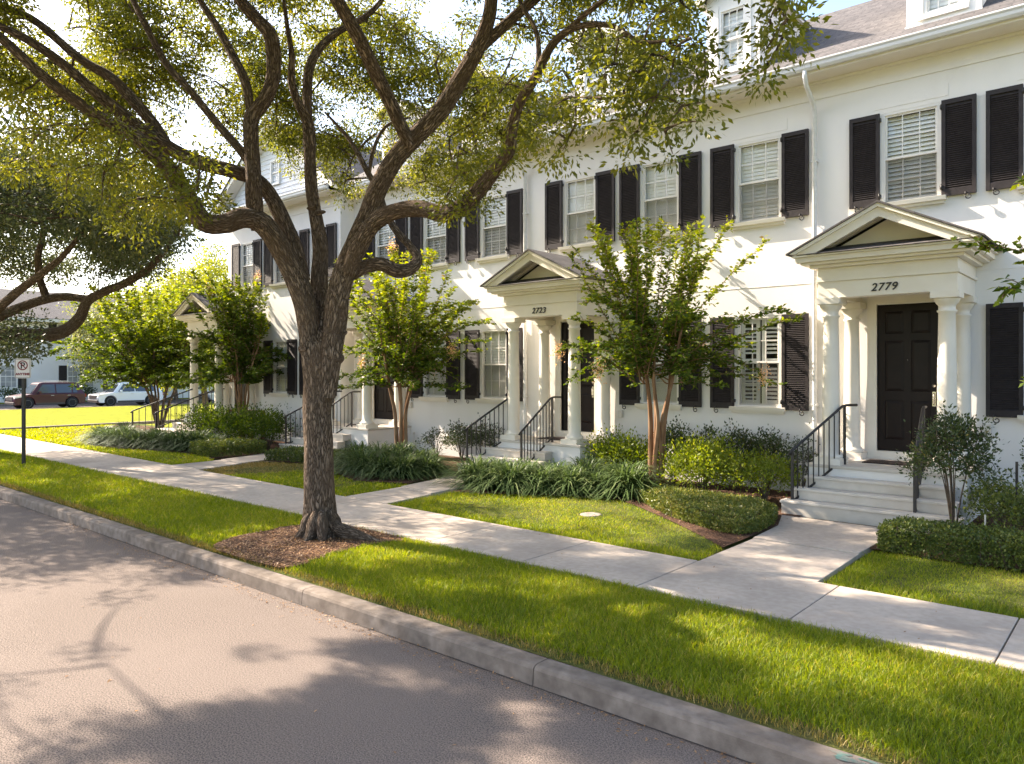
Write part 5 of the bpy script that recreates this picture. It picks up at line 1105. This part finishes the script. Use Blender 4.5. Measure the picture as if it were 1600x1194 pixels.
# ---------------------------------------------------------------- parking sign, covers, stakes, bench
def sign():
    s = empty('parking_sign', tuple(pz(37, 727, 0.17))); tag(s, 'small no parking sign on a thin black post in the left verge', 'sign')
    rot = math.atan2(-0.46, -0.88); s.rotation_euler = (0, 0, math.atan2(FW[1], FW[0]) - math.pi / 2 + 0.1)
    b = MB(); b.box(-0.032, 0.032, -0.032, 0.032, -0.1, 2.16); b.build('post', M['iron'], s)
    b = MB(); n = 0.03; b.prism([(-0.185 + n, 2.09), (0.185 - n, 2.09), (0.185, 2.09 + n), (0.185, 2.56 - n), (0.185 - n, 2.56), (-0.185 + n, 2.56), (-0.185, 2.56 - n), (-0.185, 2.09 + n)], -0.045, -0.036, 'y'); p = b.build('plate', M['signwhite'], s)
    b = MB()
    for x0, x1, z0, z1 in ((-0.17, 0.17, 2.105, 2.113), (-0.17, 0.17, 2.537, 2.545), (-0.17, -0.162, 2.113, 2.537), (0.162, 0.17, 2.113, 2.537)): b.box(x0, x1, -0.048, -0.045, z0, z1)
    b.build('border', M['signblack'], p)
    ring = MB(); ro, ri = 0.118, 0.092; m = 36; c = (0, 2.40)
    A = [(c[0] + r * math.cos(a), -0.0495, c[1] + r * math.sin(a)) for r in (ro, ri) for a in np.linspace(0, 2 * math.pi, m + 1)[:-1]]
    ring.add(A, [(k, (k + 1) % m, m + (k + 1) % m, m + k) for k in range(m)]); ring.bar((-0.07, -0.052, 2.47), (0.07, -0.052, 2.33), 0.004, 0.022); ring.build('prohibition_ring', M['signred'], p)
    for txt, sz, z, mt, nm in (('P', 0.21, 2.325, 'signblack', 'letter'), ('ANYTIME', 0.075, 2.165, 'signred', 'lettering')):
        cu = bpy.data.curves.new(nm, 'FONT'); cu.body = txt; cu.size = sz; cu.extrude = 0.001; cu.offset = 0.004; cu.align_x = 'CENTER'; t = bpy.data.objects.new('tmp', cu); C.objects.link(t)
        me = bpy.data.meshes.new_from_object(t.evaluated_get(bpy.context.evaluated_depsgraph_get())); bpy.data.objects.remove(t); me.materials.clear(); me.materials.append(M[mt]); me.transform(Matrix.Rotation(R(90), 4, 'X')); link(nm, me, p, (0, -0.047, z))
sign()
b = MB(); b.lathe([(0.17, 0.0), (0.17, 0.03), (0.15, 0.035), (0.0, 0.035)], 20); o = b.build('utility_cover', M['stone'], None, (-6.66, 9.62, 0.165)); tag(o, 'round stone coloured cover set into the sunlit lawn', 'cover')
b = MB(); b.bar((0, 0, 0), (0, 0, 1.0), 0.03, 0.03); o = b.build('garden_stake', M['iron'], None, (-1.42, 12.05, 0.2)); tag(o, 'thin black stake standing in the shrubs at the right edge', 'stake')
b = MB(); b.bar((0, 0, 0), (0, 0, 0.42), 0.018, 0.018); o = b.build('garden_stake', M['plastic'], None, (-1.62, 10.95, 0.2)); tag(o, 'short pale stake behind the clipped hedge at right', 'stake')
def bench():
    e = empty('wooden_bench', (-22.0, 12.55, 0.2)); tag(e, 'brown wooden bench behind the crape myrtle by the gabled end house', 'bench')
    b = MB(); b.box(-0.75, 0.75, -0.25, 0.25, 0.95, 1.0); b.build('seat', M['wood'], e)
    for x in (-0.7, 0.7):
        for y in (-0.2, 0.2): q = MB(); q.box(x - 0.05, x + 0.05, y - 0.05, y + 0.05, 0, 0.95); q.build('leg', M['wood'], e)
    b = MB(); b.box(-0.65, 0.65, 0.17, 0.2, 0.55, 0.65); b.build('rail', M['wood'], e)
bench()

# ---------------------------------------------------------------- far house, cars, background trees
def far_house():
    X = -66.0; h = empty('white_house', (X, 20, 0.1)); tag(h, 'white two storey house with a grey roof behind the parked cars', 'house')
    # facade faces +x; local y along the street
    def W(b, y0, y1, z0, z1, x0=0.0, x1=0.06): return b.box(x0, x1, y0, y1, z0, z1)
    b = MB(); b.box(-10, 0, -22, 22, 0, 6.45); b.build('wall', M['farwall'], h)
    b = MB(); b.prism([(-22.6, 6.48), (-21, 6.48), (-21, 6.6)], 0, 0.01, 'x')
    r = MB(); r.prism([(0.7, 6.5), (-5, 9.1), (-10.7, 6.5), (-10.7, 6.3), (0.7, 6.3)], -22.6, 22.6, 'y'); r.build('roof', M['roof'], h, uv=True)
    f = MB(); f.box(0.0, 0.82, -22.6, 22.6, 6.22, 6.46); f.build('fascia', M['trim'], h)
    def win(y, z, w, hh, sh=(True, True)):
        o = MB(); o.box(0.0, 0.05, y - w/2, y + w/2, z, z + hh); o = o.build('pane', M['farpane'], None)
        fr = MB()
        for a in (-1, 1): fr.box(0.0, 0.09, y + a * w/2 - 0.05, y + a * w/2 + 0.05, z - 0.05, z + hh + 0.05)
        for zz in (z, z + hh/2, z + hh): fr.box(0.0, 0.085, y - w/2 + 0.05, y + w/2 - 0.05, zz - 0.035, zz + 0.035)
        for k in (-1, 1): fr.box(0.0, 0.07, y + k * w/6 - 0.015, y + k * w/6 + 0.015, z, z + hh)
        for zz in (z + hh * .25, z + hh * .75): fr.box(0, 0.066, y - w/2, y + w/2, zz - 0.012, zz + 0.012)
        fo = fr.build('window', M['window'], h); o.parent = fo
        for a, s in zip((-1, 1), sh):
            if s: q = MB(); q.box(0.0, 0.10, *sorted((y + a * (w/2 + 0.08), y + a * (w/2 + 0.62))), z - 0.05, z + hh + 0.05); q.build('shutter', M['shutter'], h)
    def yy(px): # photo column -> local y on the facade
        t = (px - CX) / FPX; v = (FW[0] + t * RT[0], FW[1] + t * RT[1]); return X / v[0] * v[1] - 20
    win(yy(101), 4.75, 1.05, 1.35)
    win(yy(117), 1.15, 1.1, 1.65, (True, False)); win(yy(135), 1.15, 1.1, 1.65, (False, False))
    win(yy(13), 1.15, 1.1, 1.7); win(yy(30) - 3, 4.75, 1.05, 1.35); win(yy(180), 4.75, 1.05, 1.35); win(yy(200), 1.15, 1.1, 1.65); win(yy(250), 1.15, 1.1, 1.65); win(yy(260), 4.75, 1.05, 1.35); win(yy(310), 1.15, 1.1, 1.65)
far_house()

def car(label, y0, L, H, paint, seed, wheelr=0.36, x=-56.2, rails=True, cab=(0.225, 0.345, 0.90, 0.985), hood=0.60):
    """car parked along the side street, nose towards -y; profile y along the length, z up, flank towards +x"""
    e = empty('parked_car', (x, y0, 0.02)); tag(e, label, 'car', 'cars parked along the side street'); W = 0.93
    zb = H * hood; f0, f1, r1, r0 = [c * L for c in cab]
    prof = [(0.02, 0.42), (0.0, 0.62), (0.10, zb * 0.84), (0.55, zb * 0.93), (f0, zb), (r0, zb * 1.02), (L - 0.02, zb * 0.9), (L, 0.5), (L - 0.06, 0.30)]
    b = MB(); wy = (L * 0.185, L * 0.80); arch = []
    for w_ in (wy[1], wy[0]):
        arch += [(w_ + (wheelr + 0.06) * math.cos(a), wheelr + (wheelr + 0.06) * math.sin(a)) for a in np.linspace(-0.25, math.pi + 0.25, 11)]
    poly = prof + arch + [(0.1, 0.27)]
    n = len(poly)
    for xs, sc2 in (((-W, W), 1.0),):
        # three slabs: tapered flanks
        rings = [(-W + 0.0, 0.94), (-W + 0.10, 1.0), (W - 0.10, 1.0), (W, 0.94)]
        vs = []; zc = 0.6; 
        for xx, k in rings: vs += [(xx, L/2 + (p[0] - L/2) * (0.985 if k < 1 else 1), (zc + (p[1] - zc) * k) if p[1] > zc else p[1]) for p in poly]
        fs = [tuple(range(n)), tuple(range(4 * n - 1, 3 * n - 1, -1))]
        for r_ in range(3): fs += [(r_ * n + i, (r_ + 1) * n + i, (r_ + 1) * n + (i + 1) % n, r_ * n + (i + 1) % n) for i in range(n)]
        b.add(vs, fs)
    # cabin
    cb = [(f0, zb * 0.97), (f1, H - 0.05), (f1 + 0.25, H), (r1 - 0.4, H), (r1, H - 0.07), (r0, zb * 0.97)]; m = len(cb)
    vs = [(s * (W - 0.04 - (0.20 if p[1] > H * 0.8 else 0.0)), p[0], p[1]) for s in (-1, 1) for p in cb]
    b.add(vs, [tuple(range(m)), tuple(range(2 * m - 1, m - 1, -1))] + [(i, m + i, m + (i + 1) % m, (i + 1) % m) for i in range(m)])
    body = b.build('body', M[paint], e, bevel=0.03)
    # side glass in three panes, following the cabin side
    def side_pt(y, t, s):   # t 0 at beltline, 1 at roof
        z = zb * 0.99 + (H - 0.10 - zb * 0.99) * t; xw = W - 0.035 - 0.20 * max(0, (z - zb * 0.97) / (H - 0.05 - zb * 0.97)) ; return (s * (min(xw, W - 0.03) + 0.025), y, z)
    ya = [f0 + 0.20 * (f1 - f0) + 0.18, f1 + 0.95, f1 + 1.95, r1 - 0.05]
    for s in (-1, 1):
        for k in range(3):
            a, c = ya[k] + 0.04, ya[k+1] - 0.04; sl = (f1 - f0) * 0.75 if k == 0 else 0
            q = MB(); top1 = c - (0.12 if k == 2 else 0)
            q.add([side_pt(a, 0.08, s), side_pt(c, 0.08, s), side_pt(top1, 0.95, s), side_pt(a + sl, 0.95, s)], [(0, 1, 2, 3)]); q.build('window', M['carglass'], e)
    q = MB(); q.add([(-W + 0.12, f0 - 0.015, zb * 1.0 + 0.02), (W - 0.12, f0 - 0.015, zb * 1.0 + 0.02), (W - 0.27, f1 - 0.015, H - 0.08), (-W + 0.27, f1 - 0.015, H - 0.08)], [(0, 1, 2, 3)]); q.build('windscreen', M['carglass'], e)
    for w_ in wy:
        for s in (-1, 1):
            t = MB(); t.lathe([(wheelr * 0.62, -0.11), (wheelr * 0.96, -0.11), (wheelr, -0.07), (wheelr, 0.07), (wheelr * 0.96, 0.11), (wheelr * 0.62, 0.11)], 24); me = t.mesh('wheel', M['tyre']); me.transform(Matrix.Rotation(R(90), 4, 'Y'))
            wo = link('wheel', me, e, (s * (W - 0.10), w_, wheelr))
            t = MB(); t.lathe([(wheelr * 0.60, 0.06), (wheelr * 0.62, 0.115), (wheelr * 0.56, 0.10), (wheelr * 0.5, 0.05), (0.05, 0.06), (0.05, 0.10), (0, 0.10)], 20)
            for k in range(6): a = k * math.pi / 3; t.bar((0.04 * math.cos(a), 0.04 * math.sin(a), 0.09), (wheelr * 0.58 * math.cos(a), wheelr * 0.58 * math.sin(a), 0.09), 0.05, 0.03)
            me = t.mesh('rim', M['rim']); me.transform(Matrix.Rotation(R(90) * s, 4, 'Y')); link('rim', me, wo)
    for s in (-1, 1):
        q = MB(); q.prism([(0.03, zb * 0.72), (0.07, zb * 0.84), (0.55, zb * 0.90), (0.50, zb * 0.80)], *sorted((s * (W - 0.32), s * (W + 0.003))), 'x'); q.build('headlight', M['lamp'], e)
        q = MB(); q.box(*sorted((s * (W - 0.2), s * (W - 0.01))), L - 0.12, L + 0.01, zb * 0.72, zb * 0.95); q.build('tail_light', M['redlamp'], e)
        q = MB(); q.box(*sorted((s * (W - 0.02), s * (W + 0.17))), f0 + 0.42, f0 + 0.56, zb * 1.0, zb * 1.0 + 0.17); q.build('mirror', M[paint], e, bevel=0.02)
        if rails: q = MB(); q.tube([(s * (W - 0.28), f1 + 0.35, H - 0.01), (s * (W - 0.28), f1 + 0.42, H + 0.07), (s * (W - 0.28), r1 - 0.6, H + 0.07), (s * (W - 0.28), r1 - 0.5, H - 0.01)], 0.02, 6); q.build('roof_rail', M['rim'], e)
        q = MB(); q.box(*sorted((s * (W - 0.03), s * (W + 0.006))), wy[0] + wheelr + 0.1, wy[1] - wheelr - 0.1, 0.27, 0.40); q.build('sill_trim', M['grille'], e)
        for yy_ in (f1 + 0.95, f1 + 1.95):
            q = MB(); q.box(*sorted((s * (W - 0.01), s * (W + 0.025))), yy_ - 0.30, yy_ - 0.12, zb * 0.86, zb * 0.89); q.build('door_handle', M['rim'], e)
    q = MB(); q.box(-W + 0.3, W - 0.3, -0.015, 0.1, zb * 0.56, zb * 0.78); q.build('grille', M['grille'], e); q = MB(); q.box(-W + 0.04, W - 0.04, -0.03, 0.12, 0.30, 0.46); q.build('bumper', M['grille'], e, bevel=0.02)
car('dark maroon estate style off-roader with roof rails, leftmost parked car', 15.5, 4.25, 1.72, 'maroon', 1, hood=0.57)
car('white crossover parked behind the maroon car, half hidden by the bushy tree', 20.5, 4.5, 1.68, 'carwhite', 2, hood=0.59, rails=False)
car('silver car seen through the railing of the farthest porch', 28.5, 4.5, 1.45, 'carsilver', 3, hood=0.62, rails=False, wheelr=0.32)

def bgtree(label, base, h, rx, rz, mk, seed, ls=0.2, k=260, per=70, trunk=0.18, clear=0.3, name='tree', group=None, rad=0.75):
    rng = np.random.default_rng(seed); base = np.array(base, float); Ls = []
    top = base + np.array([0, 0, h * 0.75]); s = np.linspace(0, 1, 10)[:, None]; P = base + (top - base) * s + 0.15 * np.sin(s * 5 + seed) * np.array([1, 0.6, 0]); Ls.append((P, np.linspace(trunk, trunk * 0.3, 10), 10, 0.06))
    for j in range(7):
        a = rng.uniform(0, 6.28); z = h * rng.uniform(clear, 0.6); e = base + np.array([rx * 0.7 * math.cos(a), rx * 0.7 * math.sin(a), z + h * 0.22]); b0 = base + np.array([0, 0, z]); t = np.linspace(0, 1, 7)[:, None]
        Ls.append((b0 + (e - b0) * t + np.array([0, 0, 0.3]) * t * (1 - t), np.linspace(trunk * 0.45, 0.03, 7), 7, 0.05))
    u = rng.normal(size=(k, 3)); u /= np.linalg.norm(u, axis=1)[:, None]
    T = base + np.array([0, 0, h - rz]) + u * np.array([rx, rx, rz]) * (rng.uniform(0.25, 1, k) ** 0.5)[:, None] * (1 + 0.16 * rng.normal(size=(k, 1)))
    T[:, 2] = np.maximum(T[:, 2], base[2] + h * clear * 0.7)
    tree_from(name, label, group, Ls, list(T), None, M[mk], per, ls, rad, seed, tuple(base), twigr=0.02, asp=0.55, hang=0.2)
G3 = 'trees beyond the row of houses'
def gb(px, d): p = pd(px, 600, d); return (p.x, p.y, 0.15)
bgtree('pale grey green tree between the far white house and the bushy crape myrtle', gb(162, 56.5), 7.8, 2.1, 3.0, 'paletree', 1, 0.16, 220, 80, clear=0.4)
bgtree('yellow green tree left of the gabled end house', gb(318, 42), 9.3, 3.2, 4.4, 'yellowtree', 2, 0.16, 330, 90)
bgtree('tall hazy tree rising over the far porch roof', gb(275, 62), 9.8, 3.4, 4.6, 'paletree', 3, 0.22, 330, 80)
bgtree('far tree behind the low limb of the left oak', gb(-20, 88), 11, 5.5, 5.0, 'yellowtree', 6, 0.3, 260, 80)
bgtree('distant tree behind the silver car', gb(345, 74), 11.0, 5.0, 5.0, 'crapeleaf', 8, 0.26, 300, 80)
GS = 'round shrubs before the far white house'
for i, px in enumerate((8, 62, 88, 132, 190, 205, 240)):
    p = pd(px, 600, 56.5 + (i % 2)); shrub('far_shrub', ('leftmost', 'second', 'third', 'fourth', 'fifth', 'sixth', 'rightmost')[i] + ' (from left) of the small dark shrubs under the far white house wall', 'shrub', (-63.6, (p.y / p.x) * -63.6), 0.75, 0.9, 1.15, 500, 0.16, 'darkshrub', 60 + i, z0=0.12, group=GS)
